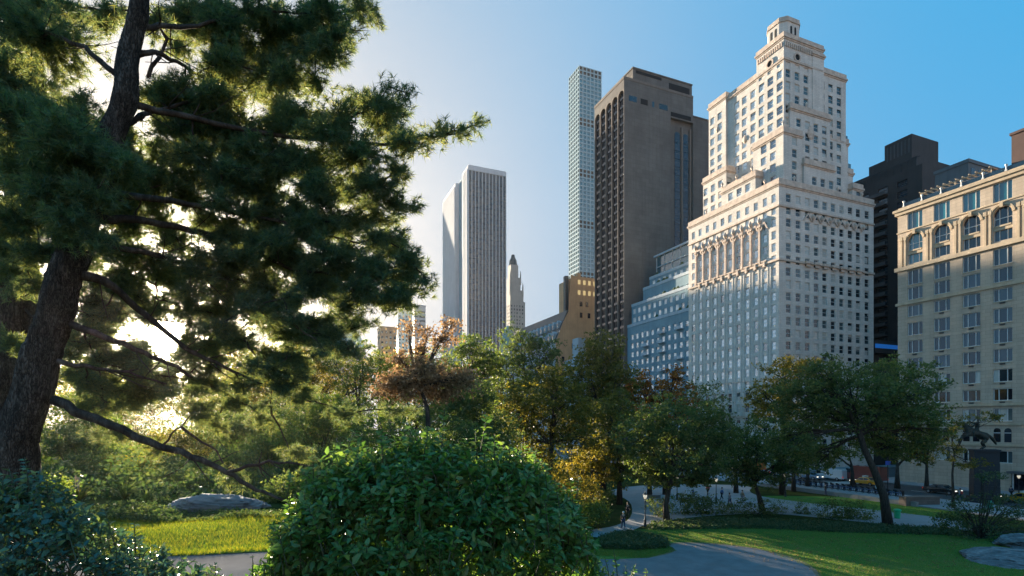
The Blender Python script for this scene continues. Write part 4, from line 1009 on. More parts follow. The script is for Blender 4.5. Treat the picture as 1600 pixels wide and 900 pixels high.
tree('golden_olive_tree', 'yellow-olive tree with lit hanging sprays left of the lamp', 65, [(858, 815), (858, 740), (862, 690)],
     [(872, 632, 62, 48, 0), (806, 645, 42, 45, 0), (905, 682, 52, 36, 0), (832, 690, 52, 36, 0), (868, 590, 40, 22, 1)], 'leaf_olive', .42, .34, 1.15)
tree('golden_olive_tree', 'thin olive tree right behind the multi stem tree', 74, [(968, 815), (968, 740), (965, 690)],
     [(962, 655, 45, 45, 0), (948, 705, 46, 34, 0), (975, 735, 36, 24, 0)], 'leaf_olive', .36, .34, 1.2)
tree('street_tree', 'small street tree with yellow lit trunk beside the bicycle rack', 92, [(1402, 775), (1402, 745), (1402, 725)], [(1402, 690, 42, 32, 0), (1436, 705, 32, 24, 0)], 'leaf_olive', .42, .36, .8, group=None)
tree('street_tree', 'small street tree behind the crown of the broad dark tree', 94, [(1332, 772), (1332, 740), (1330, 725)], [(1325, 700, 40, 28, 0), (1290, 705, 30, 26, 0)], 'leaf_green', .36, .36, .8)
tree('street_tree', 'small street tree left of the bicycle rack by the kerb', 94, [(1262, 770), (1262, 745), (1262, 725)], [(1262, 700, 38, 26, 0)], 'leaf_olive', .36, .36, .8)
tree('brown_leaved_tree', 'thin brown leaved tree reaching over the horseman statue', 70, [(1490, 800), (1488, 740), (1492, 700)],
     [(1525, 655, 32, 12, 0), (1486, 665, 22, 18, 0), (1480, 700, 34, 22, 0), (1510, 722, 34, 14, 0), (1558, 648, 14, 7, 0)], 'leaf_olive', .16, .26, .8)
tree('street_tree', 'leafy street tree left of the forked tree hiding the street', 86, [(1150, 778), (1150, 745), (1150, 725)], [(1150, 700, 34, 34, 0), (1130, 725, 26, 20, 0)], 'leaf_green', .34, .36, .8)
tree('street_tree', 'dark street tree right behind the lit park lamp', 84, [(1015, 782), (1015, 745), (1015, 725)], [(1005, 715, 40, 28, 0), (1045, 725, 30, 20, 0)], 'leaf_dark', .34, .36, .8)
tree('street_tree', 'round street tree between the forked and the broad tree', 88, [(1240, 775), (1240, 745), (1240, 725)], [(1250, 690, 40, 34, 0), (1225, 715, 30, 22, 0), (1275, 722, 30, 18, 0)], 'leaf_dark', .34, .36, .8)
tree('street_tree', 'olive street tree left of the thin brown leaved tree', 90, [(1448, 772), (1448, 745), (1448, 725)], [(1450, 690, 34, 30, 0), (1430, 715, 30, 20, 0)], 'leaf_olive', .34, .36, .7)
tree('woodland_tree', 'yellow green tree between the yellow topped shrub and the lamp', 72, [(925, 800), (925, 760), (925, 735)], [(925, 715, 40, 34, 0), (900, 740, 34, 26, 0), (950, 745, 24, 18, 0)], 'leaf_yellow', .26, .32, 1.0)
# the bare-stemmed shrub in the right foreground
def shrub(name, label, D, lobes, mat, leaf=.2, dens=1.0, stems=6, cat='shrub', group=None, sr=.05, base=None):
    k_ = D / F; l0 = lobes[0]; bx = base[0] if base else sum(l[0] for l in lobes)/len(lobes)
    p = px_world(bx, 700, D); zb = gz(p.x, p.y); root = thing(name, label, cat, (p.x, p.y, zb), 0, group); o = Vector(root.location)
    CL = []; CR = []; mb = MB()
    for (px, py, rx, ry, dy) in lobes:
        c = np.array(px_world(px, py, D + dy)); ra = np.array([rx*k_, max(rx, ry)*k_*.75, ry*k_]); nc = max(16, int(rx*ry/11*dens))
        u = nr.normal(0, 1, (nc, 3)); u /= np.linalg.norm(u, axis=1)[:, None]; pts = c + u * (nr.uniform(.1, 1, nc)**.45)[:, None] * ra
        pts[:, 2] = np.maximum(pts[:, 2], zb + leaf*.5); CL.append(pts); CR.append(np.full(nc, leaf*1.1))
        for j in range(stems): limb(mb, (rnd.gauss(0, .12), rnd.gauss(0, .12), -.05), Vector(pts[j % nc]) - o, sr, sr*.3, .08, .08, 4, 5)
    mb.build('stems', M['bark2'], root, smooth=True)
    V, Fq = leaf_cloud(np.concatenate(CL), np.concatenate(CR), 22, leaf); V[:, 2] = np.maximum(V[:, 2], zb + .01)
    leaf_obj('foliage', V, Fq, mat, root, tuple(o)); return root
shrub('bare_stem_shrub', 'large open shrub with pale bare stems above the right rock', 52, [(1500, 800, 22, 26, 0), (1560, 790, 40, 26, 0), (1590, 820, 28, 26, 0), (1530, 830, 45, 18, 0), (1545, 745, 22, 10, 0)], 'cover', .22, .55, 9, sr=.06, base=(1532,))
shrub('shrub', 'dense green shrub at the right edge of the lawn', 56, [(1490, 815, 30, 18, 0), (1560, 825, 50, 16, 1)], 'leaf_dark', .24, 1.2, 4)
shrub('shrub', 'low dark shrub left of the multi stem tree foot', 64, [(1028, 792, 22, 20, 0)], 'leaf_dark', .22, 1.4, 3)
shrub('shrub', 'long dark clipped shrub right of the multi stem tree foot', 66, [(1075, 789, 36, 24, 0), (1112, 793, 26, 20, 0)], 'leaf_dark', .22, 1.4, 3)
shrub('shrub', 'flat dark shrub beneath the forked tree', 66, [(1160, 796, 30, 17, 0), (1205, 797, 28, 16, 0)], 'leaf_dark', .2, 1.4, 3)
shrub('shrub', 'small round dark shrub alone on the path edge', 66, [(1252, 797, 14, 16, 0)], 'leaf_dark', .2, 1.3, 3)
shrub('shrub', 'loose dark shrub left of the broad tree trunk', 63, [(1305, 799, 32, 22, 0), (1340, 803, 28, 20, 0)], 'leaf_dark', .22, 1.2, 4)
shrub('shrub', 'yellow topped shrub at the left end of the path', 60, [(862, 748, 48, 30, 0), (905, 770, 34, 30, 0), (832, 770, 40, 36, 0)], 'leaf_yellow', .26, 1.1, 4)
shrub('shrub', 'dark green shrub bank below the yellow topped shrub', 56, [(850, 800, 60, 30, 0), (905, 806, 42, 26, 0), (930, 800, 26, 20, 1)], 'leaf_green', .26, 1.2, 4)
shrub('shrub', 'dark evergreen shrub mass behind the big foreground bush', 45, [(780, 740, 40, 50, 0), (730, 700, 50, 45, 0), (690, 740, 50, 50, 0)], 'leaf_dark', .26, 1.3, 4)
shrub('shrub', 'tall dark shrub in the middle behind the brown tree', 52, [(770, 680, 50, 40, 0), (700, 650, 50, 40, 0), (740, 620, 40, 30, 0)], 'leaf_dark', .28, 1.3, 4)
# ------------------------------------------------------------------ copper brown tree in the middle distance
tree('copper_tree', 'small twisted tree with copper brown leaves left of the green bush', 30, [(672, 790), (670, 690), (668, 640), (652, 590)],
     [(640, 598, 44, 28, 0), (690, 602, 42, 28, 1), (608, 602, 26, 20, 0), (665, 575, 30, 18, -1), (722, 592, 24, 17, 0), (655, 542, 15, 13, 0), (692, 530, 17, 11, 0), (638, 512, 12, 9, 0), (706, 506, 13, 8, 0), (668, 518, 10, 8, 0), (622, 560, 14, 12, 0)], 'leaf_brown', .17, .17, 1.6, loose=2.0)
# ------------------------------------------------------------------ the belt of trees on the left
belt = [
 ('tree', 'tall golden backlit tree just right of the low sun', 62, [(352, 790), (352, 700), (352, 640)], [(345, 600, 30, 40, 0), (378, 565, 36, 30, 0), (335, 650, 34, 40, 0), (395, 610, 40, 40, 0), (360, 545, 18, 14, 0)], 'leaf_olive'),
 ('tree', 'golden green tree between the great trunk and the sun', 66, [(178, 790), (178, 700), (178, 640)], [(160, 590, 42, 34, 0), (190, 625, 28, 38, 0), (120, 600, 34, 40, 0), (150, 560, 26, 14, 0), (165, 660, 40, 30, 0)], 'leaf_olive'),
 ('tree', 'broad yellow green tree left of the copper brown tree', 64, [(478, 790), (478, 700), (478, 640)], [(455, 570, 48, 34, 0), (500, 555, 44, 26, 0), (480, 610, 56, 44, 0), (420, 600, 36, 36, 0), (540, 580, 34, 40, 0)], 'leaf_yellow'),
 ('tree', 'full green tree right behind the copper brown tree', 60, [(650, 800), (650, 720), (650, 660)], [(640, 590, 48, 44, 0), (600, 565, 36, 28, 0), (680, 560, 36, 26, 0), (660, 640, 56, 40, 0), (620, 640, 40, 40, 0)], 'leaf_green'),
 ('tree', 'bushy tree filling the slope below the golden trees', 50, [(420, 790), (420, 730), (420, 690)], [(400, 660, 50, 36, 0), (455, 655, 48, 36, 0), (350, 680, 40, 30, 0), (510, 650, 40, 34, 0)], 'leaf_green'),
 ('tree', 'yellow green tree low behind the rock under the pine', 60, [(432, 790), (432, 700), (435, 650)], [(430, 605, 55, 45, 0), (478, 575, 42, 34, 2), (400, 650, 50, 40, 0)], 'leaf_yellow'),
 ('tree', 'round mid green tree left of the copper brown tree', 58, [(560, 790), (560, 700), (560, 650)], [(555, 590, 50, 44, 0), (605, 600, 40, 44, 0), (520, 560, 34, 24, 2), (570, 545, 30, 14, 2), (560, 650, 60, 34, 0)], 'leaf_green'),
 ('tree', 'olive backlit tree directly below the low sun', 118, [(300, 760), (300, 700), (300, 640)], [(330, 610, 40, 38, 0), (285, 625, 40, 34, 0), (370, 590, 34, 34, 0), (240, 622, 36, 34, 0)], 'leaf_olive'),
 ('tree', 'olive backlit tree between the pine trunk and the sun', 112, [(170, 760), (170, 700), (170, 640)], [(160, 610, 42, 38, 0), (200, 612, 36, 34, 0), (110, 600, 36, 38, 0), (170, 650, 60, 30, 0)], 'leaf_yellow'),
 ('tree', 'dark tree filling the gap beside the thick pine trunk', 48, [(120, 790), (120, 730), (122, 700)], [(130, 690, 50, 38, 0), (90, 720, 40, 36, 0), (175, 712, 40, 30, 0)], 'leaf_olive'),
 ('tree', 'dark green tree behind the far end of the fallen limb', 46, [(392, 790), (392, 730), (392, 700)], [(395, 690, 46, 36, 0), (445, 702, 42, 40, 0), (350, 712, 38, 30, 0)], 'leaf_dark'),
 ('tree', 'dusky green tree above the grey rock', 50, [(262, 780), (262, 730), (262, 715)], [(262, 700, 46, 30, 0), (222, 722, 40, 28, 0), (305, 722, 40, 26, 0)], 'leaf_green'),
 ('tree', 'dark green tree on the slope left of the big bush', 42, [(498, 800), (498, 730), (498, 700)], [(500, 672, 48, 40, 0), (545, 700, 44, 40, 0), (470, 735, 42, 34, 0)], 'leaf_dark'),
 ('tree', 'mid green tree behind the top of the big bush', 46, [(600, 800), (600, 720), (600, 700)], [(600, 680, 48, 38, 0), (640, 700, 40, 34, 0), (570, 730, 50, 30, 0)], 'leaf_green'),
 ('tree', 'green tree at the left frame edge beyond the pines', 55, [(15, 790), (15, 700), (15, 670)], [(15, 620, 55, 50, 0), (50, 680, 50, 40, 0), (-40, 660, 60, 60, 0)], 'leaf_green'),
 ('tree', 'yellowish tree below the copper green roof', 95, [(500, 760), (500, 700), (500, 640)], [(455, 560, 34, 22, 0), (520, 590, 60, 40, 0), (420, 580, 44, 40, 0), (600, 575, 50, 34, 0), (660, 580, 50, 40, 0)], 'leaf_olive')]
for (nm, lab, D, tk, lb, mt) in belt: tree('woodland_tree', lab, D, tk, lb, mt, .22 if D < 70 else .4, .2 * max(1, D/55), 1.0)
for i, (x, D, lab) in enumerate(((30, 150, 'distant wood at the far left'), (420, 160, 'distant wood in the middle'), (900, 135, 'distant wood behind the plaza'))):
    k_ = D / F; cc = []
    for j in range(420):
        px = x + rnd.uniform(-240, 240); cc.append(px_world(px, rnd.uniform(606, 725) + 12*math.sin(px*.05), D + rnd.uniform(-8, 14)))
    V, Fq = leaf_cloud(np.array(cc), np.full(len(cc), 1.3), 40, .75); tag(leaf_obj('distant_wood', V, Fq, ('leaf_olive', 'leaf_green', 'leaf_dark')[i]), lab + ' beyond the near trees', 'woodland', kind='stuff')
# ------------------------------------------------------------------ the great pine
SPX, SPY = 258, 525
def needle_mesh(c, d, nper, ln, wd, spread=.9):
    n = len(c); C_ = np.repeat(c, nper, 0); D_ = np.repeat(d, nper, 0) + nr.normal(0, spread, (n*nper, 3)); D_ /= np.linalg.norm(D_, axis=1)[:, None]
    S_ = np.cross(D_, nr.normal(0, 1, D_.shape)); S_ /= np.linalg.norm(S_, axis=1)[:, None] + 1e-9
    l = (ln * nr.uniform(.65, 1.15, n*nper))[:, None]; C_ = C_ - np.repeat(d, nper, 0) * nr.uniform(0, .10, (n*nper, 1))
    tip = C_ + D_*l; tip[:, 2] -= l[:, 0]*.08
    V = np.stack([C_ - S_*wd*.5, C_ + S_*wd*.5, tip], 1).reshape(-1, 3); return V, np.arange(n*nper*3).reshape(-1, 3)
def to_px(P): return 800 + F*P[:, 0]/P[:, 1], HZ - F*(P[:, 2] - CAMH)/P[:, 1]
def near_sun(P, r=30):
    x, y = to_px(P); return (x - SPX)**2 + ((y - SPY))**2 < r*r
def pine(name, label, tpts, radii, pads, bare, dens=1.0, ln=.115, wd=.0075, nper=34):
    tp = [px_world(p[0], p[1], p[2]) for p in tpts]; zb = gz(tp[0].x, tp[0].y); tp[0].z = zb - .2
    root = thing(name, label, 'pine tree', (tp[0].x, tp[0].y, zb)); o = Vector(root.location); mb = MB()
    # resample the trunk so that bark relief has something to hold on to
    pts = []; rs = []
    for i in range(len(tp) - 1):
        for k in range(16):
            t = k/16; pts.append(tp[i].lerp(tp[i+1], t) - o); rs.append((radii[i]*(1-t) + radii[i+1]*t) * (1 + rnd.gauss(0, .02)))
    pts.append(tp[-1] - o); rs.append(radii[-1]); rs[0] *= 1.35; rs[1] *= 1.12
    mb.tube(pts, rs, 32); me = mb.mesh('trunk', M['bark_plates'], True)
    for v in me.vertices:                           # swellings and flutes
        n_ = v.normal; v.co += n_ * (.018*math.sin(v.co.z*3.1 + v.co.x*9) + .014*math.sin(v.co.z*7.3 - v.co.x*17 + v.co.y*11))
    link('trunk', me, root)
    def near_trunk(p):                             # foot of a bough: a point of the trunk somewhat below the pad
        best = min(range(len(pts)), key=lambda i: abs((pts[i] + o).z - (p.z - .12 * abs(p.x - (pts[i] + o).x)))); return pts[best]
    AC, AD = [], []; nodes = [(p, i) for i, p in enumerate(pts[::4])]; NP = [Vector(p) for p in pts[6::4]]
    for b_ in bare:                                # boughs drawn point by point: (px, py, D) ..., radii
        q = [px_world(*p) - o for p in b_[0]]; mb = MB(); nn = []; rr = []
        for i in range(len(q) - 1):
            for k in range(4): nn.append(q[i].lerp(q[i+1], k/4) + Vector((rnd.gauss(0, .012), rnd.gauss(0, .012), rnd.gauss(0, .012)))); rr.append(b_[1] + (b_[2]-b_[1])*(i + k/4)/(len(q)-1))
        nn.append(q[-1]); rr.append(b_[2]); mb.tube(nn, rr, 8); NP += nn[3:]
        for j in range(b_[3] if len(b_) > 3 else 4):
            s = nn[rnd.randint(3, max(4, len(nn) - 6))]; e = s + Vector((rnd.gauss(.25, .35), rnd.gauss(0, .4), rnd.gauss(-.1, .25))); limb(mb, s, e, .012, .004, -.05, .1, 4, 4)
        mb.build('bough', M['bark'], root, smooth=True)
    tx = lambda p: abs((px_world(p[0], p[1], p[4]) - o - min(pts, key=lambda q: (q - (px_world(p[0], p[1], p[4]) - o)).length)).length)
    for (px, py, rx, ry, D) in sorted(pads, key=tx):
        k_ = D/F; c = px_world(px, py, D); ra = np.array([rx*k_, min(.9, max(rx, ry)*k_*.8), ry*k_]); n = int(rx*ry*3.14/38*dens)
        foot = near_trunk(c); mb = MB()
        far = c - o; dt = min((q - far).length for q in pts)     # grow from the nearest bough that lies nearer the trunk
        cand = [q for q in NP if min((q - w).length for w in pts[::6]) < dt - .12] or [foot]; foot = min(cand, key=lambda q: (q - far).length + .35*abs(q.y - far.y)); ll = (far - foot).length
        main = limb(mb, foot, far, min(.03, .010 + .012*ll), .006, .03, .10, 9, 6); NP += [Vector(q) for q in main[3:]]
        ntw = max(5, n // 11); per = max(4, n // ntw); cc = []; dd = []
        for j in range(ntw):
            u = nr.normal(0, 1, 3); u /= np.linalg.norm(u); e = np.array(c) + u*ra*(nr.uniform(.2, 1)**.5)
            s = np.array(main[rnd.randint(5, 9)] + o) * .45 + (np.array(c) + u*ra*.1) * .55
            if near_sun(e[None], 27)[0] or near_sun(((s+e)/2)[None], 25)[0]: continue
            limb(mb, Vector(s) - o, Vector(e) - o, .009, .003, .02, .12, 4, 4)
            t = nr.uniform(.25, 1.05, per); P = s + (e - s)*t[:, None] + nr.normal(0, .07, (per, 3)); dv = (e - s); dv = dv/np.linalg.norm(dv) + np.array([0, 0, .35])
            cc.append(P); dd.append(np.tile(dv/np.linalg.norm(dv), (per, 1)) + nr.normal(0, .35, (per, 3)))
        mb.build('bough', M['bark'], root, smooth=True)
        if cc:
            cc = np.concatenate(cc); dd = np.concatenate(dd); keep = ~near_sun(cc, 24); AC.append(cc[keep]); AD.append(dd[keep])
    c = np.concatenate(AC); d = np.concatenate(AD); d /= np.linalg.norm(d, axis=1)[:, None]
    V, Ft = needle_mesh(c, d, nper, ln, wd); leaf_obj('needles', V, Ft, 'needle', root, tuple(o)); print(name, len(c), 'tufts'); return root
pads = [(60,60,110,45,8.5),(-10,120,70,60,8),(30,190,85,50,7.5),(110,215,75,42,7.2),(40,265,80,45,8),(110,285,80,36,7.6),(20,345,60,40,8.2),(100,345,60,26,8),(175,255,55,34,7.6),
 (90,10,60,26,9),(285,30,70,30,9.4),(350,60,62,44,9.6),(440,45,70,44,9.6),(510,28,52,32,9.4),(565,14,30,14,9.4),(492,88,44,30,9.2),(420,120,62,40,9.4),(350,140,50,36,9.8),(255,140,28,16,10),(290,205,66,34,9.4),(375,210,72,44,9.2),(455,190,56,42,9),
 (535,190,46,38,8.8),(590,168,36,30,8.8),(608,135,12,16,8.8),(640,225,42,20,8.6),(690,212,34,13,8.6),(725,203,22,10,8.6),(748,193,10,8,8.6),(640,150,10,12,8.8),(560,240,60,34,8.8),(620,262,36,16,8.8),
 (480,265,66,40,9),(395,280,66,34,9.2),(310,270,60,26,9.4),(250,240,44,22,9.6),(575,300,44,26,9),(620,318,34,16,9),(655,325,14,8,9),(530,345,60,34,9.2),(470,335,50,30,9.4),(410,345,44,18,9.8),(600,370,46,28,9),
 (520,400,70,34,8.8),(590,415,52,32,8.8),(640,405,34,22,9),(668,442,22,9,9),(560,448,66,30,8.8),(485,440,52,30,9),(450,395,44,24,9.2),(440,480,44,18,9.2),(470,508,36,8,9.4),(625,455,34,20,8.8),(530,480,46,10,9),
 (250,335,60,14,9.8),(330,345,50,12,10),(270,380,46,12,10),(390,440,34,12,10),(285,425,40,12,10.4),(320,460,26,8,10.4),(215,390,30,12,10),
 (330,560,50,9,11),(370,530,34,9,11),(190,560,40,9,11),(390,590,50,12,11),(300,608,46,9,11.5),(470,620,52,15,11),(540,650,48,14,11),(420,655,46,12,11),(180,680,50,13,10),(250,700,36,9,10),(330,665,44,11,11),(460,710,44,12,10.5),(380,750,42,10,10),(620,640,40,10,11.5),(130,600,36,9,10)]
pads += [(55,450,50,22,9.5),(20,540,36,22,9.6),(60,395,60,18,9)]
FP = [(0,0),(590,0),(545,50),(500,130),(480,165),(600,140),(650,200),(620,285),(655,330),(610,370),(680,440),(600,490),(520,490),(430,430),(330,372),(200,325),(150,370),(0,440)]
gaps = [(135,100,20),(222,185,10),(250,90,12)]
def inside(x, y):
    c = False
    for i in range(len(FP)):
        (x1, y1), (x2, y2) = FP[i-1], FP[i]
        if (y1 > y) != (y2 > y) and x < (x2-x1)*(y-y1)/(y2-y1) + x1: c = not c
    return c
FQ = [(130,320),(430,370),(560,470),(560,560),(440,640),(150,650),(90,560),(120,420)]; FP0 = FP; FP = FQ; k = 0
while k < 175:
    x, y = rnd.uniform(90, 560), rnd.uniform(320, 650)
    if inside(x, y): pads.append((x, y, rnd.uniform(26, 54), rnd.uniform(8, 17), rnd.uniform(8.6, 11.5))); k += 1
FP = FP0; k = 0
while k < 175:
    x, y = rnd.uniform(0, 690), rnd.uniform(0, 500)
    if not inside(x, y) or any((x-g[0])**2 + (y-g[1])**2 < (g[2]+22)**2 for g in gaps): continue
    if 165 < x < 235 and y < 150: continue
    pads.append((x, y, rnd.uniform(34, 62), rnd.uniform(14, 26), rnd.uniform(7.6 if x < 200 and y > 150 else 8.6, 10.2))); k += 1
for q in range(22):
    a_ = q*2.4; r_ = rnd.uniform(55, 120); pads.append((SPX + r_*math.cos(a_), SPY + r_*.8*math.sin(a_), rnd.uniform(28, 42), rnd.uniform(13, 19), rnd.uniform(9.8, 11.4)))
pads += [(95,225,60,26,7.1),(150,300,50,24,7.2),(120,350,50,22,7.2),(190,245,40,20,7.2),(60,300,60,26,7.3),(150,380,40,14,7.3)]
bare = [([(85,628,8), (150,655,8), (235,692,8.1), (300,712,8.2), (355,738,8.3), (400,765,8.4), (445,782,8.5)], .075, .02, 8),
 ([(355,738,8.3), (420,722,8.4), (480,728,8.5)], .03, .012, 5),
 ([(110,505,8), (160,525,8.1), (225,552,8.4), (275,575,8.7), (300,590,8.9)], .055, .02, 5),
 ([(125,430,8), (165,440,8.2), (215,480,8.6), (290,545,9), (350,575,9.2), (410,600,9.4)], .075, .015, 8),
 ([(150,380,8), (220,395,8.5), (290,410,9), (350,432,9.3), (400,445,9.6)], .055, .015, 6),
 ([(155,340,8), (230,345,8.5), (320,365,9), (380,385,9.2), (450,420,9.2), (520,430,9)], .065, .02, 6),
 ([(185,200,8), (230,175,8.5), (290,160,8.8), (350,150,9)], .045, .015, 5),
 ([(208,42,8), (250,43,8.3), (310,40,8.8), (370,20,9.2)], .05, .02, 5),
 ([(200,90,8), (240,80,8.2), (290,105,8.6), (330,130,9)], .05, .015, 5),
 ([(185,120,8), (130,75,8.2), (60,45,8.4), (10,30,8.5)], .045, .015, 5),
 ([(230,120,8.3), (262,60,8.5), (230,10,8.6)], .03, .012, 3),
 ([(90,565,8), (150,575,8.2), (200,580,8.5), (260,600,8.6)], .04, .012, 5),
 ([(190,160,8), (300,185,8.6), (450,215,9), (600,225,8.8), (720,208,8.6)], .06, .012, 8),
 ([(170,300,8), (300,320,8.8), (430,345,9.2), (560,380,9)], .06, .015, 8)]
pine('great_pine', 'huge leaning pine whose thick trunk and dark boughs fill the left', [(6, 800, 8), (28, 690, 8), (56, 590, 8), (84, 490, 8), (114, 400, 8), (156, 270, 8), (194, 150, 8), (214, 20, 8), (224, -120, 8)], [.285, .26, .24, .225, .21, .185, .155, .125, .10], pads, bare, 1.55, ln=.135, wd=.0105, nper=24)
pine('rear_pine', 'second darker pine trunk at the left frame edge', [(0, 790, 11), (8, 620, 11), (28, 420, 11), (38, 250, 11), (45, 60, 11)], [.42, .38, .32, .26, .2],
     [(10, 330, 60, 40, 10.5), (70, 130, 60, 50, 11), (10, 60, 60, 50, 11), (10, 220, 60, 40, 10.6), (-20, 430, 50, 30, 10.6)], [([(12, 560, 11), (40, 590, 11), (60, 575, 10.8)], .04, .015, 4), ([(25,470,11),(55,500,10.8),(75,505,10.6)], .03, .01, 3)], .8)
# ------------------------------------------------------------------ foreground bushes with separate leaves
def leaf_blades(c, d, up, ln, wd):
    """a pointed leaf folded along its midrib: 4 quads-as-triangles"""
    n = len(c); d = d/np.linalg.norm(d, axis=1)[:, None]; s = np.cross(d, up); s /= np.linalg.norm(s, axis=1)[:, None] + 1e-9; nn = np.cross(s, d)
    l = ln[:, None]; w_ = wd[:, None]
    a = c; m1 = c + d*l*.45 - nn*l*.03; tip = c + d*l - nn*l*.16; L1 = c + d*l*.35 + s*w_*.5 + nn*w_*.22; L2 = c + d*l*.7 + s*w_*.34 + nn*w_*.10 - nn*l*.05; R1 = c + d*l*.35 - s*w_*.5 + nn*w_*.22; R2 = c + d*l*.7 - s*w_*.34 + nn*w_*.10 - nn*l*.05
    V = np.stack([a, L1, L2, tip, R2, R1, m1], 1).reshape(-1, 3); b = (np.arange(n)*7)[:, None]
    Fq = np.concatenate([b + np.array([[0, 6, 1, 1]]), ], 0)
    T_ = np.concatenate([b + np.array(t)[None] for t in ([0, 6, 1], [1, 6, 2], [2, 6, 3], [0, 5, 6], [5, 4, 6], [4, 3, 6])], 0); return V, T_
def bush(name, label, D, cx, base_py, rx, top_fn, depth, mat, nst, leaf, sprouts, cat='shrub', shell_in=.75, singles=280, zb=None):
    k_ = D/F; c0 = px_world(cx, 700, D); zb = gz(c0.x, c0.y) if zb is None else zb; root = thing(name, label, cat, (c0.x, D, zb)); o = Vector(root.location)
    mb = MB(); cs, ds, ls, rn = [], [], [], []
    def shoot(foot, tip, r0, nl, lsz, spread=.9):
        pts = limb(mb, foot, tip, r0, .0022, .04, .05, 5, 5); L_ = len(pts) - 1
        for j in range(nl):
            t = (.30 + .70*j/nl) * L_; i = min(int(t), L_ - 1); p = pts[i].lerp(pts[i+1], t - i); ax = (pts[i+1] - pts[i]).normalized()
            ph = j*1.57 + rnd.gauss(0, .3); sd = ax.cross(Vector((math.cos(ph), math.sin(ph), .1))).normalized()
            for s_ in (1, -1):
                dd = (sd*s_ + ax*.55 + Vector((0, 0, -.15)) + Vector((rnd.gauss(0, .2), rnd.gauss(0, .2), rnd.gauss(0, .2)))).normalized()
                cs.append(p); ds.append(dd); ls.append(lsz*rnd.choice((.5, .75, .95, 1.1, 1.3))*(1 - .35*j/nl))
    for i in range(nst):
        u = rnd.uniform(-1, 1); v = rnd.uniform(-1, 1)
        if u*u + v*v > 1: continue
        x = cx + rx*u; h = top_fn(x) ; edge = math.sqrt(max(0, 1 - v*v*.8 - 0*u*u))
        ztop = CAMH + (HZ - h)/F*D; z = zb + (ztop - zb)*(edge*rnd.uniform(.84, 1.06))
        y = D + depth*v; X_ = (x - 800)/F*D
        lean = Vector((u*.25, v*.25, 0)); tip = Vector((X_, y, z)) - o; foot = tip - Vector((u*.45 + rnd.gauss(0, .32), v*.4 + rnd.gauss(0, .32), .9)) * rnd.uniform(.28, .55)
        shoot(foot, tip, .006, 9, leaf)
    for i in range(int(nst*.9) if nst > 100 else 0):                      # side shoots that face the camera, the whole flank down to the ground
        u = rnd.uniform(-1, 1); x = cx + rx*u*1.02; h = top_fn(x); ztop = CAMH + (HZ - h)/F*D; f = rnd.uniform(0, .97); z = zb + (ztop - zb)*f
        prof = math.sqrt(max(.02, 1 - f*f)); y = D - depth*prof*math.sqrt(max(.0, 1 - u*u*.85)) + rnd.uniform(0, .25)
        X_ = (x - 800)/F*D; tip = Vector((X_, y, z)) - o; foot = tip + Vector((-u*.25, .4, -.22)) * rnd.uniform(.7, 1.2)
        shoot(foot, tip, .005, 8, leaf)
    for (sx, sy, h) in sprouts:
        Ds = D + rnd.uniform(-depth*.3, depth*.3); t_ = px_world(sx, sy, Ds) - o; shoot(t_ - Vector((rnd.gauss(0, .03), rnd.gauss(0, .03), h)), t_, .006, int(h*26), leaf*.75)
    for j in range(14 if nst > 100 else 0): limb(mb, (rnd.gauss(0, .15), rnd.gauss(0, .15), -.05), Vector((rnd.uniform(-1, 1)*rx*k_*.7, rnd.uniform(-.6, .6)*depth, (CAMH - .5 - zb)*rnd.uniform(.2, .45))), .016, .008, .05, .08, 5, 6)
    mb.build('stems', M['twig'], root, smooth=True)
    c = np.array([tuple(p) for p in cs]); d = np.array([tuple(p) for p in ds]); l = np.array(ls); up = np.tile([0, -.25, 1.], (len(c), 1)) + nr.normal(0, .45, (len(c), 3))
    # the leaves nearest the viewer are objects of their own
    wp = c + np.array(o); key = np.linalg.norm(wp - np.array([0, 0, CAMH]), axis=1) - 0*wp[:, 2]; vis = (F*(-(wp[:, 2]) + CAMH)/wp[:, 1] + HZ < 895)
    order = np.argsort(np.where(vis, key, 99)); single = order[:singles]; rest = order[singles:]
    base = None; V, T_ = leaf_blades(np.zeros((1, 3)), np.array([[0, 1., 0]]), np.array([[0, 0, 1.]]), np.array([1.]), np.array([.5]))
    lms = []
    for q in range(4):
        me = np_mesh('leaf', V, T_, [M[mat]]); at = me.attributes.new('rand', 'FLOAT', 'FACE'); at.data.foreach_set('value', np.full(len(T_), (q + .5)/4, np.float32)); lms.append(me)
    for i in single:
        yv = Vector(d[i]).normalized(); xv = yv.cross(Vector(up[i])).normalized(); zv = xv.cross(yv); mt = Matrix((xv, yv, zv)).transposed().to_4x4() @ Matrix.Scale(l[i], 4); mt.translation = Vector(c[i])
        ob = bpy.data.objects.new('leaf', lms[rnd.randint(0, 3)]); C.objects.link(ob); ob.parent = root; ob.matrix_basis = mt
    V, T_ = leaf_blades(c[rest], d[rest], up[rest], l[rest], l[rest]*.52); me = np_mesh('foliage', V, T_, [M[mat]])
    at = me.attributes.new('rand', 'FLOAT', 'FACE'); at.data.foreach_set('value', np.tile(nr.uniform(0, 1, len(rest)), 6).astype(np.float32)); tag(link('foliage', me, root), kind='stuff'); print(name, len(c), 'leaves'); return root
M['twig'] = plain('green brown twigs', (.06, .065, .03), .7)
def top_center(x):
    pts = [(400, 905), (425, 830), (470, 760), (510, 722), (560, 700), (620, 690), (700, 695), (780, 705), (840, 725), (885, 765), (915, 820), (950, 900)]
    return float(np.interp(x, [p[0] for p in pts], [p[1] for p in pts])) + 9*math.sin(x*.045) + 7*math.sin(x*.11 + 1) + 5*math.sin(x*.23)
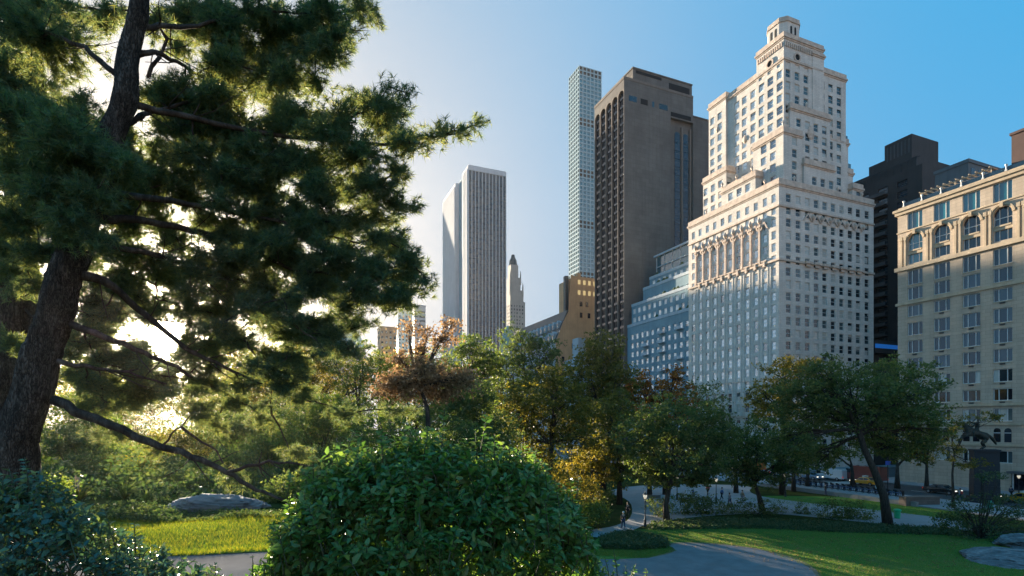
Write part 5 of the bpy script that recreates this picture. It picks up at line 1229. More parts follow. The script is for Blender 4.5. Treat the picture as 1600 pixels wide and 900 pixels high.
bush('glossy_bush', 'large glossy green bush in the centre foreground', 5.2, 675, 905, 268, top_center, .95, 'bushleaf', 940, .100,
     [(488, 698, .3), (525, 690, .25), (555, 672, .3), (595, 672, .3), (630, 655, .35), (668, 664, .3), (695, 640, .4), (742, 668, .3), (762, 648, .4), (455, 740, .25), (820, 690, .3), (905, 745, .2), (640, 690, .3), (720, 690, .3)] + [(x, top_center(x) - rnd.uniform(2, 26), .3) for x in [rnd.uniform(440, 920) for _ in range(34)]], zb=9.0)
def top_left(x):
    pts = [(-150, 740), (0, 748), (30, 730), (80, 770), (130, 800), (180, 840), (240, 868), (300, 890), (380, 905)]
    return float(np.interp(x, [p[0] for p in pts], [p[1] for p in pts]))
bush('bluish_bush', 'loose bluish green bush in the bottom left corner', 4.3, 90, 905, 260, top_left, .7, 'bushblue', 400, .078,
     [(38, 714, .35), (25, 740, .3), (60, 752, .3), (92, 745, .2), (150, 810, .2), (210, 815, .25), (335, 878, .15), (270, 880, .15), (8, 760, .3)], zb=9.2, singles=200)
bush('sapling', 'small leafy sapling at the bottom between bush and path', 5.0, 962, 905, 36, lambda x: 885, .2, 'bushleaf', 10, .055, [(958, 858, .3), (978, 880, .25), (945, 870, .25), (1010, 888, .2)], cat='plant', singles=20, zb=9.2)
bush('sapling', 'few leafy shoots left of the big bush over the path', 4.8, 405, 905, 30, lambda x: 880, .2, 'bushleaf', 8, .055, [(395, 866, .25), (415, 878, .2), (425, 862, .2)], cat='plant', singles=20, zb=9.2)
# ------------------------------------------------------------------ ground plants, rocks
def in_poly(x, y, P):
    c = np.zeros(len(x), bool); n = len(P)
    for i in range(n):
        x1, y1 = P[i]; x2, y2 = P[(i+1) % n]
        c ^= ((y1 > y) != (y2 > y)) & (x < (x2 - x1)*(y - y1)/(y2 - y1 + 1e-12) + x1)
    return c
def scatter(P, n):
    P = [tuple(p) for p in P]; xs = [p[0] for p in P]; ys = [p[1] for p in P]; X_ = []; Y_ = []; k = 0
    while k < n:
        x = nr.uniform(min(xs), max(xs), n); y = nr.uniform(min(ys), max(ys), n); m = in_poly(x, y, P); X_.append(x[m]); Y_.append(y[m]); k += m.sum()
    return np.concatenate(X_)[:n], np.concatenate(Y_)[:n]
def blades(name, label, P, n, h, wd, mat='grassblade', cat='grass', lift=0):
    x, y = scatter(P, n); z = ghz(x, y) + lift; a = nr.uniform(0, 2*np.pi, n); hh = h*nr.uniform(.5, 1.3, n)
    b = np.stack([x, y, z], 1); s = np.stack([np.cos(a), np.sin(a), 0*a], 1)*wd*.5; t = b + np.stack([nr.normal(0, .35, n)*hh, nr.normal(0, .35, n)*hh, hh], 1)
    V = np.stack([b - s, b + s, t], 1).reshape(-1, 3); return tag(leaf_obj(name, V, np.arange(n*3).reshape(n, 3), mat), label, cat, kind='stuff')
def bumps(x, y): return np.clip(.35 + .5*np.sin(x*.9 + 1.3*np.sin(y*.5))*np.sin(y*.8 + 1.1*np.cos(x*.4)) + .25*np.sin(x*2.3 + y*1.7), .08, 1)
def cover(name, label, P, n, h, leaf, mat, cat='ground cover', mound=None):
    x, y = scatter(P, n); z = ghz(x, y) + nr.uniform(0, 1, n)*h*(1 if mound is None else mound(x, y)); c = np.stack([x, y, z], 1)
    V, Fq = leaf_cloud(c, np.full(n, leaf*.6), 5, leaf); return tag(leaf_obj(name, V, Fq, mat), label, cat, kind='stuff')
def strip(name, x0, x1, y0, y1, lift, mat, nx=60, ny=12, edge=None):
    u, v = np.meshgrid(np.linspace(0, 1, nx), np.linspace(0, 1, ny)); x = x0 + (x1 - x0)*u
    lo, hi = edge(x) if edge else (y0, y1); y = lo + (hi - lo)*v; V = np.stack([x, y, ghz(x, y) + lift], -1).reshape(-1, 3); idx = np.arange(nx*ny).reshape(ny, nx)
    Q = np.stack([idx[:-1, :-1], idx[:-1, 1:], idx[1:, 1:], idx[1:, :-1]], -1).reshape(-1, 4); return tag(link(name, np_mesh(name, V, Q, [mat], smooth=True)), kind='structure')
strip('path', -13, -1.0, 8.2, 10.0, .014, M['asphalt'], edge=lambda x: (7.7 + .25*np.sin(x*.6), 10.2 + .12*np.sin(x*.7 + 1)))
strip('lawn', -15, -1.0, 9.9, 14, .026, M['lawn'], edge=lambda x: (10.1 + .12*np.sin(x*.7 + 1), 13.4 + .3*np.sin(x*.9)))
blades('grass', 'sunlit bright yellow-green grass under the pine', [(-12, 10.15), (-1.5, 10.15), (-1.5, 13.5), (-13, 13.8)], 60000, .085, .008)
blades('grass', 'rough grass along the edge of the near path', [(-12, 10.08), (-1.5, 10.05), (-1.5, 10.4), (-12, 10.4)], 6000, .09, .009, 'grassblade')
cover('ground_cover', 'leafy ground cover strip behind the sunlit grass', [(-14, 13.3), (-3, 13.2), (-3, 14.6), (-15, 15.2)], 4200, .36, .075, 'cover', mound=bumps)
cover('undergrowth', 'dark woodland undergrowth on the slope beyond the rock', [(-20, 16.8), (-2, 16.8), (2, 34), (-34, 34)], 9000, 1.5, .17, 'cover', 'undergrowth', mound=bumps)
cover('undergrowth', 'scrubby undergrowth far down the wooded slope', [(-45, 34), (4, 34), (10, 75), (-75, 75)], 14000, 3.0, .42, 'leaf_green', 'undergrowth', mound=bumps)
cover('undergrowth', 'low growth hiding the steep bank below the viewer', [(-1.5, 7), (5, 7), (10, 33), (-2, 33)], 7000, .4, .16, 'leaf_dark', 'undergrowth')
LP = P_list((1000, 828), (1180, 824), (1300, 832), (1500, 838), (1640, 846), (1700, 930), (1290, 930), (1275, 890), (1180, 856), (1100, 848), (1040, 846))
blades('grass', 'mown lawn grass on the right beyond the curved path', LP, 90000, .07, .035, 'grassblade2')
blades('grass', 'grass of the small lawn strip before the street wall', P_list((1135, 778), (1430, 780), (1500, 784), (1515, 811), (1300, 796)), 12000, .08, .06, 'grassblade2')
cover('ground_cover', 'dark ivy band between the lawn and the far path', P_list((1020, 818), (1100, 812), (1300, 818), (1480, 828), (1500, 838), (1300, 832), (1180, 826), (1010, 829)), 5200, .35, .2, 'cover')
cover('ground_cover', 'grey green mound of ground cover on the little lawn island', P_list((938, 842), (985, 834), (1040, 846), (1046, 856), (1000, 860), (940, 858)), 3600, .55, .17, 'cover')
blades('grass', 'yellowing grass rim of the little lawn island', P_list((925, 868), (940, 855), (1050, 855), (1058, 861), (1010, 873)), 14000, .07, .03, 'grassblade2')
cover('fallen_leaves', 'fallen brown leaves scattered on the lawn and path edge', P_list((1000, 832), (1500, 845), (1620, 895), (1290, 898), (1060, 850)), 900, .02, .12, 'leaf_brown', 'leaves')
cover('undergrowth', 'tangle of green growth beneath the trees at the path end', P_list((700, 790), (925, 800), (925, 850), (880, 880), (600, 900)), 5200, .9, .24, 'leaf_green', 'undergrowth')
cover('undergrowth', 'shady growth under the trees behind the curved path', P_list((780, 755), (940, 762), (960, 780), (940, 800), (780, 790)), 4200, 1.2, .4, 'leaf_dark', 'undergrowth')
def rock(name, label, c, r, seed, mat, sub=5):
    bm = bmesh.new(); bmesh.ops.create_icosphere(bm, subdivisions=sub, radius=1); rs_ = np.random.RandomState(seed); ph = rs_.uniform(0, 6, 12)
    for v in bm.verts:
        p = v.co.copy(); d = 0
        for k in range(1, 5): d += math.sin(p.x*k*2.3 + ph[k]) * math.sin(p.y*k*2.1 + ph[k+4]) * math.sin(p.z*k*3.0 + p.x*k + ph[k+7]) / k
        w_ = p.z*1.6 + .5*p.x + .3*math.sin(p.y*3 + ph[1]); st = round(w_*5)/5 - w_; cr = -.09*math.exp(-(math.sin(p.x*6 + p.y*4 + ph[2]))**2/.01)
        q = p * (1 + .13*d + .16*st + cr); q.z += st*.3
        v.co = Vector((q.x*r[0], q.y*r[1], q.z*r[2]))
    me = bpy.data.meshes.new(name); bm.to_mesh(me); bm.free(); me.materials.append(mat)
    for p in me.polygons: p.use_smooth = sub < 4
    return tag(link(name, me, None, c, (0, 0, rs_.uniform(-.2, .2))), label, 'rock')
m, t, b = new_mat('layered grey schist'); n1 = noise(t, 1.4, 8, .7, stretch=(.5, 1, 4)); c1 = ramp(t, n1, [(.32, (.05, .055, .06)), (.48, (.13, .13, .14)), (.68, (.27, .27, .28))])
t.links.new(c1, b.inputs['Base Color']); b.inputs['Roughness'].default_value = .85; bump(t, b, n1, .9, .08); M['schist'] = m
p = px_world(338, 700, 15.6); rock('rock', 'long smooth grey rock lying behind the sunlit grass', (p.x, p.y, gz(p.x, p.y) - .02), (1.5, .7, .42), 3, M['schist'])
p = px_world(1605, 880, 43.5); rock('rock', 'low grey rock outcrop in the bottom right corner', (p.x, p.y, -.25), (4.8, 3.6, .95), 8, M['schist'])
p = px_world(1630, 850, 49); rock('rock', 'flat grey rock ledge at the right frame edge', (p.x, p.y, .0), (4.2, 2.5, 1.0), 9, M['schist'])
def spiky(name, label, px, D, h, n, mat, spikes=0, group=None):
    p = px_world(px, 700, D); z = gz(p.x, p.y); root = thing(name, label, 'plant', (p.x, p.y, z), 0, group); V = []; Fq = []
    for i in range(n):
        a = rnd.uniform(0, 6.28); e = rnd.uniform(.25, 1.0); L_ = h*rnd.uniform(.6, 1.1); w_ = .018
        d = Vector((math.cos(a)*e, math.sin(a)*e, 1.1 - e*.5)).normalized(); s = Vector((-math.sin(a), math.cos(a), 0))*w_; m_ = d*L_*.6; t_ = d*L_ + Vector((d.x, d.y, -.35))*L_*.25
        k = len(V); V += [-s*.6, s*.6, m_ + s, m_ - s, t_ + s*.1, t_ - s*.1]; Fq += [(k, k+1, k+2, k+3), (k+3, k+2, k+4, k+5)]
    leaf_obj('blades', np.array([tuple(v) for v in V]), np.array(Fq), mat, root)
    for j in range(spikes):
        mb = MB(); x = rnd.uniform(-.25, .25); mb.tube([(x, 0, 0), (x*1.2, 0, h*.9)], [.01, .006], 5); mb.lathe([(.006, h*.7), (.022, h*.8), (.014, h*.9), (.028, h*1.0), (.016, h*1.1), (.024, h*1.2), (.012, h*1.3), (.003, h*1.4)], (x*1.2, 0, 0), 7)
        mb.build('flower_spike', M['plume'], root)
m, t, b = new_mat('pale flower plume'); setc(b.inputs['Base Color'], (.55, .42, .30)); b.inputs['Roughness'].default_value = .9; M['plume'] = m
spiky('flowering_plant', 'grassy plant with two pale upright flower plumes', 124, 17, .62, 60, 'leaf_olive', 3)
spiky('spiky_plant', 'dark spiky leaved plant right of the flower plumes', 195, 17.5, .75, 70, 'leaf_dark')
spiky('spiky_plant', 'smaller spiky plant between the plumes and the rock', 228, 16.8, .5, 50, 'leaf_dark')
spiky('spiky_plant', 'tuft of arching leaves left of the flower plumes', 92, 17.5, .55, 50, 'leaf_green')
shrub('shrub', 'broad dark shrub right behind the grey rock', 21, [(345, 755, 70, 26, 0), (400, 765, 46, 24, 0), (290, 765, 40, 20, 0)], 'leaf_dark', .11, 1.0, 4, sr=.02)
shrub('shrub', 'soft dark shrub behind the spiky plants', 22, [(190, 745, 50, 20, 0), (130, 735, 50, 24, 0), (245, 750, 36, 18, 0)], 'leaf_dark', .11, .9, 4, sr=.02)
shrub('shrub', 'dark shrub hard against the left flank of the big bush', 17, [(450, 770, 46, 30, 0), (430, 800, 30, 16, 0)], 'leaf_dark', .10, 1.1, 4, sr=.02)
shrub('shrub', 'small shaded shrub at the foot of the great pine', 14, [(75, 770, 40, 26, 0)], 'leaf_green', .09, .8, 4, sr=.02)
for (lab, D, lb, mt) in (('feathery shrub in deep shade left of the lit tree gap', 26, [(140, 700, 46, 26, 0), (95, 690, 40, 30, 0)], 'leaf_dark'),
  ('tall dusky shrub beyond the rock on its right side', 27, [(400, 715, 50, 34, 0), (440, 700, 44, 36, 0)], 'leaf_green'),
  ('dark rhododendron like shrub behind the broad dark shrub', 25, [(330, 735, 50, 22, 0), (370, 722, 40, 24, 0)], 'leaf_dark'),
  ('loose golden edged shrub under the sun', 31, [(265, 690, 44, 22, 0), (300, 700, 40, 22, 0)], 'leaf_olive'),
  ('small golden shrub beside the pine trunk', 24, [(160, 730, 36, 18, 0), (205, 728, 34, 16, 0)], 'leaf_olive'),
  ('dark shrub against the slope far left of the bush', 23, [(480, 730, 40, 34, 0), (455, 745, 36, 26, 0)], 'leaf_dark'),
  ('big grey green shrub in front of the woodland', 34, [(340, 670, 54, 30, 0), (395, 665, 44, 34, 0)], 'leaf_dark'),
  ('big dull green shrub below the end of the limb', 33, [(470, 665, 50, 36, 0), (520, 650, 46, 36, 0)], 'leaf_green'),
  ('tall shrub in shade right beside the pine trunk', 32, [(120, 650, 44, 36, 0), (160, 668, 36, 26, 0)], 'leaf_green')):
    shrub('shrub', lab, D, lb, mt, .13 if D < 29 else .16, 1.1, 5, sr=.03)
# ------------------------------------------------------------------ skinned figures
def skin_body(name, joints, bones, mat, parent=None, loc=(0, 0, 0), rotz=0, sub=1):
    """joints: name -> (x, y, z, r); one continuous surface"""
    me = bpy.data.meshes.new(name); ks = list(joints); me.from_pydata([joints[k][:3] for k in ks], [(ks.index(a), ks.index(b)) for a, b in bones], [])
    o = bpy.data.objects.new(name, me); C.objects.link(o); md = o.modifiers.new('skin', 'SKIN'); md.use_smooth_shade = True
    for i, k in enumerate(ks): me.skin_vertices[0].data[i].radius = (joints[k][3],)*2
    me.skin_vertices[0].data[0].use_root = True; s = o.modifiers.new('sub', 'SUBSURF'); s.levels = sub; s.render_levels = sub
    dg = bpy.context.evaluated_depsgraph_get(); nm = bpy.data.meshes.new_from_object(o.evaluated_get(dg)); nm.name = name; nm.materials.clear(); nm.materials.append(mat)
    for p in nm.polygons: p.use_smooth = True
    bpy.data.objects.remove(o); return link(name, nm, parent, loc, (0, 0, rotz))
M['skin'] = plain('skin', (.42, .26, .19), .6, var=.05); M['hair'] = plain('dark hair', (.03, .02, .015), .7); M['bronze'] = plain('weathered bronze', (.030, .045, .040), .5, .5, var=.4, scale=2)
def person(label, px, py, face, top, bottom, stride=.28, hair='hair', bag=False, zc=None):
    D = CAMH*F/(py - HZ); p = px_world(px, py, D); r = thing('person', label, 'person', (p.x, p.y, .02), face); s = stride
    J = dict(pel=(0,0,.95,.13), wai=(0,.01,1.12,.12), che=(0,0,1.34,.155), nek=(0,.01,1.49,.06), hd0=(0,.0,1.58,.085), hd1=(0,-.015,1.68,.095), hd2=(0,0,1.74,.05),
      hpL=(.1,0,.92,.10), knL=(.11,-s*.55,.50,.06), anL=(.11,-s*.9,.09,.042), toL=(.12,-s*.9-.17,.035,.035), hpR=(-.1,0,.92,.10), knR=(-.11,s*.15,.50,.06), anR=(-.11,s*.9,.12,.042), toR=(-.12,s*.9-.14,.04,.035),
      shL=(.19,0,1.42,.06), elL=(.25,s*.35,1.14,.042), wrL=(.25,s*.2,.90,.03), haL=(.25,s*.1,.80,.035), shR=(-.19,0,1.42,.06), elR=(-.25,-s*.3,1.14,.042), wrR=(-.25,-s*.65,.92,.03), haR=(-.25,-s*.8,.83,.035))
    B = [('pel','wai'),('wai','che'),('che','nek'),('nek','hd0'),('hd0','hd1'),('hd1','hd2'),('pel','hpL'),('hpL','knL'),('knL','anL'),('anL','toL'),('pel','hpR'),('hpR','knR'),('knR','anR'),('anR','toR'),
      ('che','shL'),('shL','elL'),('elL','wrL'),('wrL','haL'),('che','shR'),('shR','elR'),('elR','wrR'),('wrR','haR')]
    skin_body('body', J, B, M['skin'], r)
    g = lambda ks, k: {q: (*J[q][:3], J[q][3] + k) for q in ks}
    ks = ['wai','pel','che','shL','elL','wrL','shR','elR','wrR']; skin_body('jacket', g(ks, .022), [b for b in B if b[0] in ks and b[1] in ks], top, r)
    ks = ['pel','hpL','knL','anL','hpR','knR','anR']; skin_body('trousers', g(ks, .02), [b for b in B if b[0] in ks and b[1] in ks], bottom, r)
    for q in ('L', 'R'): skin_body('shoe', g(['an'+q, 'to'+q], .014), [('an'+q, 'to'+q)], M['metal'], r)
    mb = MB(); mb.lathe([(.04, -.06), (.105, -.03), (.115, .04), (.09, .1), (.02, .125)], (0, .02, 1.685), 10); mb.build('hair', M[hair] if isinstance(hair, str) else hair, r, smooth=True)
    mb = MB(); mb.box(-.012, .012, -.125, -.09, 1.63, 1.665); mb.build('nose', M['skin'], r)
    if bag: mb = MB(); mb.box(-.15, .15, .14, .30, 1.02, 1.42); mb.build('backpack', bag, r)
    return r
cl = {k: plain(k + ' cloth', c, .9, var=.1, bmp=0) for k, c in dict(black=(.015, .015, .018), navy=(.03, .05, .10), grey=(.25, .26, .28), white=(.6, .6, .6), blue=(.08, .16, .34), red=(.4, .06, .05), tan=(.32, .24, .16)).items()}
person('person in black walking on the path left of the lit lamp', 981, 809, R(170), cl['black'], cl['black'], .3)
person('person in dark coat and pale cap nearer on the path', 974, 826, R(185), cl['black'], cl['navy'], .22, hair=cl['white'])
person('person in a pale top with blue trousers on the open plaza', 1140, 791, R(20), cl['grey'], cl['navy'], .3)
person('person in white standing far off near the street left of the plaza', 1083, 776, R(80), cl['white'], cl['blue'], .15)
person('person in a red jacket far off beside the street', 1106, 774, R(-60), cl['red'], cl['black'], .25)
person('person in tan coat strolling across the plaza left of the forked tree', 1160, 786, R(100), cl['tan'], cl['grey'], .3)
person('person in blue jacket beside the far lamp on the plaza', 1128, 781, R(-90), cl['blue'], cl['black'], .25)
person('person in black standing by the bicycle rack', 1290, 774, R(60), cl['black'], cl['navy'], .1)
person('person in a white shirt near the street pole', 1370, 773, R(10), cl['white'], cl['black'], .25)
person('person in grey with a red backpack near the monument', 1500, 783, R(200), cl['grey'], cl['navy'], .28, bag=cl['red'])
person('person in navy walking by the awning at the right edge', 1580, 778, R(90), cl['navy'], cl['black'], .28)
# ------------------------------------------------------------------ park lamps
M['lampglass'], t, b = new_mat('lamp globe'); setc(b.inputs['Base Color'], (.8, .78, .7)); setc(b.inputs['Emission Color'], (1, .85, .6)); b.inputs['Emission Strength'].default_value = .12; b.inputs['Roughness'].default_value = .3
def lamp_post(label, px, py, h=3.7, lit=True, group=None):
    D = CAMH*F/(py - HZ); p = px_world(px, py, D); r = thing('park_lamp', label, 'lamp post', (p.x, p.y, 0), 0, group); k = h/3.7
    mb = MB(); mb.lathe([(.2, 0), (.2, .12), (.15, .2), (.13, .7), (.16, .75), (.09, .85), (.055, 1.1), (.045, 2.7*k), (.07, 2.75*k), (.04, 2.82*k), (.09, 2.95*k)], seg=10); mb.build('post', M['metal'], r, smooth=False)
    mb = MB(); mb.lathe([(.10, 2.955*k), (.21, 3.25*k), (.20, 3.42*k), (.12, 3.5*k)], seg=10); mb.build('lamp_globe', M['lampglass'], r, smooth=True)
    mb = MB(); mb.lathe([(.24, 3.42*k), (.15, 3.54*k), (.05, 3.6*k), (.06, 3.66*k), (.01, 3.76*k)], seg=10); mb.build('lamp_cap', M['metal'], r)
    for q in range(4): mb = MB(); a = q*1.5708; mb.tube([(.1*math.cos(a), .1*math.sin(a), 2.95*k), (.225*math.cos(a), .225*math.sin(a), 3.42*k)], [.012, .012], 4); mb.build('rib', M['metal'], r)
lamp_post('black park lamp with glowing globe left of the multi stem tree', 1008, 823)
lamp_post('black park lamp standing in the open plaza right of the multi stem tree', 1119, 786)
lamp_post('black park lamp glimpsed behind the multi stem tree stems', 1058, 781)
lamp_post('black park lamp by the small lawn in front of the bicycle rack', 1227, 776)
lamp_post('black park lamp right of the horseman monument', 1592, 779)
# street pole with blue sign
D = CAMH*F/(768 - HZ); p = px_world(1387, 768, D); r = thing('street_pole', 'tall dark street pole carrying a small blue sign', 'pole', (p.x, p.y, 0))
mb = MB(); mb.lathe([(.16, 0), (.14, .4), (.07, .6), (.06, 5.6), (.08, 5.7), (.02, 5.85)], seg=8); mb.build('post', M['metal'], r)
mb = MB(); mb.box(-.42, .42, -.10, -.065, 4.3, 4.95); mb.build('sign_plate', plain('blue sign', (.02, .10, .45), .4, bmp=0), r)
# ------------------------------------------------------------------ bronze horseman on granite
Ds = 76; pc = px_world(1538, 784, Ds); Mo = thing('pedestal', 'tall dark granite pedestal under the bronze horseman', 'pedestal', (pc.x, pc.y, 0), R(-28))
M['granite'] = stone('dark polished granite', (.022, .026, .032), .7, .2, .6, streak=False, bmp=.05)
mb = MB(); mb.box(-2.0, 2.0, -1.9, 1.9, 0, .35); mb.box(-1.7, 1.7, -1.6, 1.6, .353, .75); mb.build('step', M['granite'], Mo)
mb = MB()
for k in range(4): mb.box(-1.42 + k*.02, 1.42 - k*.02, -1.3 + k*.02, 1.3 - k*.02, .753 + k*1.6, .753 + (k+1)*1.6 - .02)
mb.build('shaft', M['granite'], Mo); mb = MB(); mb.box(-1.5, 1.5, -1.38, 1.38, 7.13, 7.4); mb.build('cap', M['granite'], Mo)
def q_(px, py, dy=0, r=.1): p = px_world(px, py, Ds + dy) - Vector((pc.x, pc.y, 7.4)); return (p.x, dy, p.z + 0, r)
St = thing('horseman_statue', 'dark bronze rider on a rearing horse atop the pedestal', 'statue', (pc.x, pc.y, 7.4))
hj = dict(rump=q_(1540,682,0,.58), back=q_(1528,678,0,.52), chest=q_(1514,674,0,.58), n1=q_(1509,666,0,.38), n2=q_(1505,661,0,.28), head=q_(1501,661,0,.22), muz=q_(1497,667,0,.13),
  hL=q_(1539,688,.35,.30), hkL=q_(1533,692,.38,.17), hoL=q_(1537,698,.38,.09), hfL=q_(1531,701.5,.38,.11), hR=q_(1541,688,-.35,.30), hkR=q_(1536,693,-.38,.17), hoR=q_(1540,698,-.38,.09), hfR=q_(1534,701.5,-.38,.11),
  fL=q_(1512,680,.3,.2), fkL=q_(1503,680,.33,.11), ffL=q_(1500,688,.33,.08), fR=q_(1512,680,-.3,.2), fkR=q_(1501,684,-.33,.11), ffR=q_(1497,692,-.33,.08), t1=q_(1545,680,0,.16), t2=q_(1551,686,0,.24), t3=q_(1557,695,0,.12))
skin_body('horse', hj, [('rump','back'),('back','chest'),('chest','n1'),('n1','n2'),('n2','head'),('head','muz'),('rump','hL'),('hL','hkL'),('hkL','hoL'),('hoL','hfL'),('rump','hR'),('hR','hkR'),('hkR','hoR'),('hoR','hfR'),
  ('chest','fL'),('fL','fkL'),('fkL','ffL'),('chest','fR'),('fR','fkR'),('fkR','ffR'),('rump','t1'),('t1','t2'),('t2','t3')], M['bronze'], St, sub=2)
rj = dict(pel=q_(1527,672,0,.26), che=q_(1527,663,0,.30), nek=q_(1528,659,0,.12), hd=q_(1528,656.5,0,.17), hd2=q_(1528,654,0,.12), kL=q_(1521,675,.55,.17), fL=q_(1522,683,.6,.11), kR=q_(1521,675,-.55,.17), fR=q_(1522,683,-.6,.11),
  sL=q_(1526,661,.33,.13), eL=q_(1520,666,.4,.09), wL=q_(1515,667,.3,.07), sR=q_(1526,661,-.33,.13), eR=q_(1519,661,-.5,.09), wR=q_(1513,657,-.55,.07))
skin_body('rider', rj, [('pel','che'),('che','nek'),('nek','hd'),('hd','hd2'),('pel','kL'),('kL','fL'),('pel','kR'),('kR','fR'),('che','sL'),('sL','eL'),('eL','wL'),('che','sR'),('sR','eR'),('eR','wR')], M['bronze'], St, sub=2)
# ------------------------------------------------------------------ vehicles on the avenue and street
M['tyre'] = plain('tyre rubber', (.02, .02, .02), .9); M['chrome'] = plain('wheel rim', (.4, .4, .42), .3, .8, bmp=0); M['carglass'] = plain('car glass', (.015, .02, .025), .05, bmp=0)
m, t, b = new_mat('tail lamp'); setc(b.inputs['Base Color'], (.5, .02, .01)); setc(b.inputs['Emission Color'], (1, .05, .02)); b.inputs['Emission Strength'].default_value = .25; M['tail'] = m
m, t, b = new_mat('head lamp'); setc(b.inputs['Base Color'], (.8, .8, .75)); setc(b.inputs['Emission Color'], (1, .9, .7)); b.inputs['Emission Strength'].default_value = .4; M['headl'] = m
def paint(n, c): 
    m = plain(n, c, .25, .1, var=.03, bmp=0); m.node_tree.nodes['Principled BSDF'].inputs['Coat Weight'].default_value = .8; return m
def car(label, cat, b, a, flip, mat, L_=4.7, W_=1.85, H_=1.48, kind='car', roofbox=None, name='parked_car'):
    r = thing(name, label, cat, gw(b, a, .026), GA + (math.pi/2 if not flip else -math.pi/2), None)
    hw = W_/2
    prof = dict(car=[(0, .35), (.03, .72), (.12, .80), (.27, .92), (.385, 1.40), (.47, H_), (.68, H_), (.84, .98), (.98, .90), (1, .62), (1, .35)],
                van=[(0, .4), (.01, .95), (.10, 1.15), (.20, H_*.93), (.25, H_), (.97, H_), (1, H_*.96), (1, .4)], truck=[(0, .5), (.0, 1.2), (.03, 1.9), (.12, 2.2), (.2, 2.2), (.205, H_), (1, H_), (1, .6)])[kind]
    mb = MB(); n = len(prof); n0 = 0
    for s in (-1, 1):
        for (x, z) in prof:
            k = .80 if (z > 1.15 and kind == 'car') else (.98 if z > .8 else 1); mb.v.append(((x - .5)*L_, s*hw*k, z))
    mb.f.append(tuple(range(n))); mb.m.append(0); mb.f.append(tuple(reversed(range(n, 2*n)))); mb.m.append(0)
    for i in range(n): j = (i+1) % n; mb.f.append((j, i, n+i, n+j)); mb.m.append(0)
    body = mb.build('body', mat, r); bv = body.modifiers.new('soft', 'BEVEL'); bv.width = .05; bv.segments = 2
    g = MB()
    if kind == 'car':
        for s in (-1, 1):
            k = .895
            g.poly([((x - .5)*L_, s*(hw*kk + .012), z) for x, z, kk in ((.30, .98, .975), (.40, 1.34, .83), (.545, 1.40, .815), (.545, .98, .975))][::-s])
            g.poly([((x - .5)*L_, s*(hw*kk + .012), z) for x, z, kk in ((.56, .98, .975), (.56, 1.40, .815), (.67, 1.38, .82), (.79, 1.02, .96))][::-s])
        g.poly([((.285 - .5)*L_ - .02, -hw*.82, .99), ((.285 - .5)*L_ - .02, hw*.82, .99), ((.385 - .5)*L_ - .02, hw*.72, 1.38), ((.385 - .5)*L_ - .02, -hw*.72, 1.38)][::-1])
        g.poly([((.82 - .5)*L_ + .03, -hw*.8, 1.04), ((.82 - .5)*L_ + .03, hw*.8, 1.04), ((.70 - .5)*L_ + .03, hw*.7, 1.42), ((.70 - .5)*L_ + .03, -hw*.7, 1.42)])
    else:
        for s in (-1, 1): g.box(-.42*L_, -.30*L_, s*hw*.99 - .02, s*hw*.99 + .02, H_*.55, H_*.8)
        g.box(-.5*L_ + (.1 if kind == 'van' else -.02), -.5*L_ + (.3 if kind == 'van' else .05), -hw*.85, hw*.85, H_*.52 if kind == 'van' else 1.3, H_*.8 if kind == 'van' else 2.0)
    g.build('windows', M['carglass'], r)
    for sx in (-.31, .31):
        for s in (-1, 1):
            mb = MB(); mb.lathe([(.2, -.11), (.33, -.10), (.345, 0), (.33, .10), (.2, .11)], seg=16); w_ = mb.build('wheel', M['tyre'], r, (sx*L_, s*(hw - .09), .34), (R(90), 0, 0))
            mb = MB(); mb.lathe([(.2, -.115), (.2, .115)], seg=10); mb.build('rim', M['chrome'], w_)
    for s in (-1, 1):
        mb = MB(); mb.box(-.5*L_ - .01, -.5*L_ + .1, s*hw*.75 - .16, s*hw*.75 + .16, .62, .76); mb.build('headlight', M['headl'], r)
        mb = MB(); mb.box(.5*L_ - .1, .5*L_ + .015, s*hw*.78 - .14, s*hw*.78 + .14, .70, .85); mb.build('tail_light', M['tail'], r)
    if roofbox: mb = MB(); mb.box(-.22, .22, -.5, .5, H_ + .005, H_ + .24); mb.build('roof_sign', roofbox, r)
    return r
AT = lambda px, b: a_at(px, b)
car('yellow taxi passing behind the broad dark tree', 'taxi', -12, AT(1352, -12), True, paint('taxi yellow', (.62, .30, .02)), roofbox=M['winframe'], name='taxi')
car('yellow taxi at the right frame edge by the awning', 'taxi', -13.5, AT(1600, -13.5), True, M['_ty'] if '_ty' in M else paint('taxi yellow', (.62, .30, .02)), roofbox=M['winframe'], name='taxi')
car('black sedan between the broad tree and the monument', 'car', -12.5, AT(1472, -12.5), False, paint('black paint', (.012, .012, .014)), name='car')
car('white van seen between the street trees', 'van', -9, AT(1300, -9), True, paint('white paint', (.6, .62, .64)), 5.6, 2.0, 2.2, 'van', name='van')
car('red and white box truck behind the yellow taxi', 'truck', -7.4, AT(1352, -7.4), True, paint('red paint', (.22, .05, .04)), 7, 2.4, 3.1, 'truck', name='box_truck')
car('silver car left of the bicycle rack', 'car', -12, AT(1222, -12), False, paint('silver paint', (.42, .45, .48)), name='car')
car('blue grey car behind the street trees', 'car', -12, AT(1265, -12), False, paint('blue grey paint', (.16, .22, .30)), name='car')
car('orange truck glimpsed through the gap left of the forked tree', 'truck', -9, AT(1172, -9), True, paint('orange paint', (.6, .2, .05)), 7, 2.4, 3.0, 'truck', name='box_truck')
car('dark red car glimpsed behind the multi stem tree', 'car', -12, AT(1098, -12), False, paint('dark red paint', (.25, .02, .02)), name='car')
car('white car glimpsed behind the multi stem tree', 'car', -12, AT(1130, -12), False, paint('pale paint', (.6, .6, .6)), name='car')
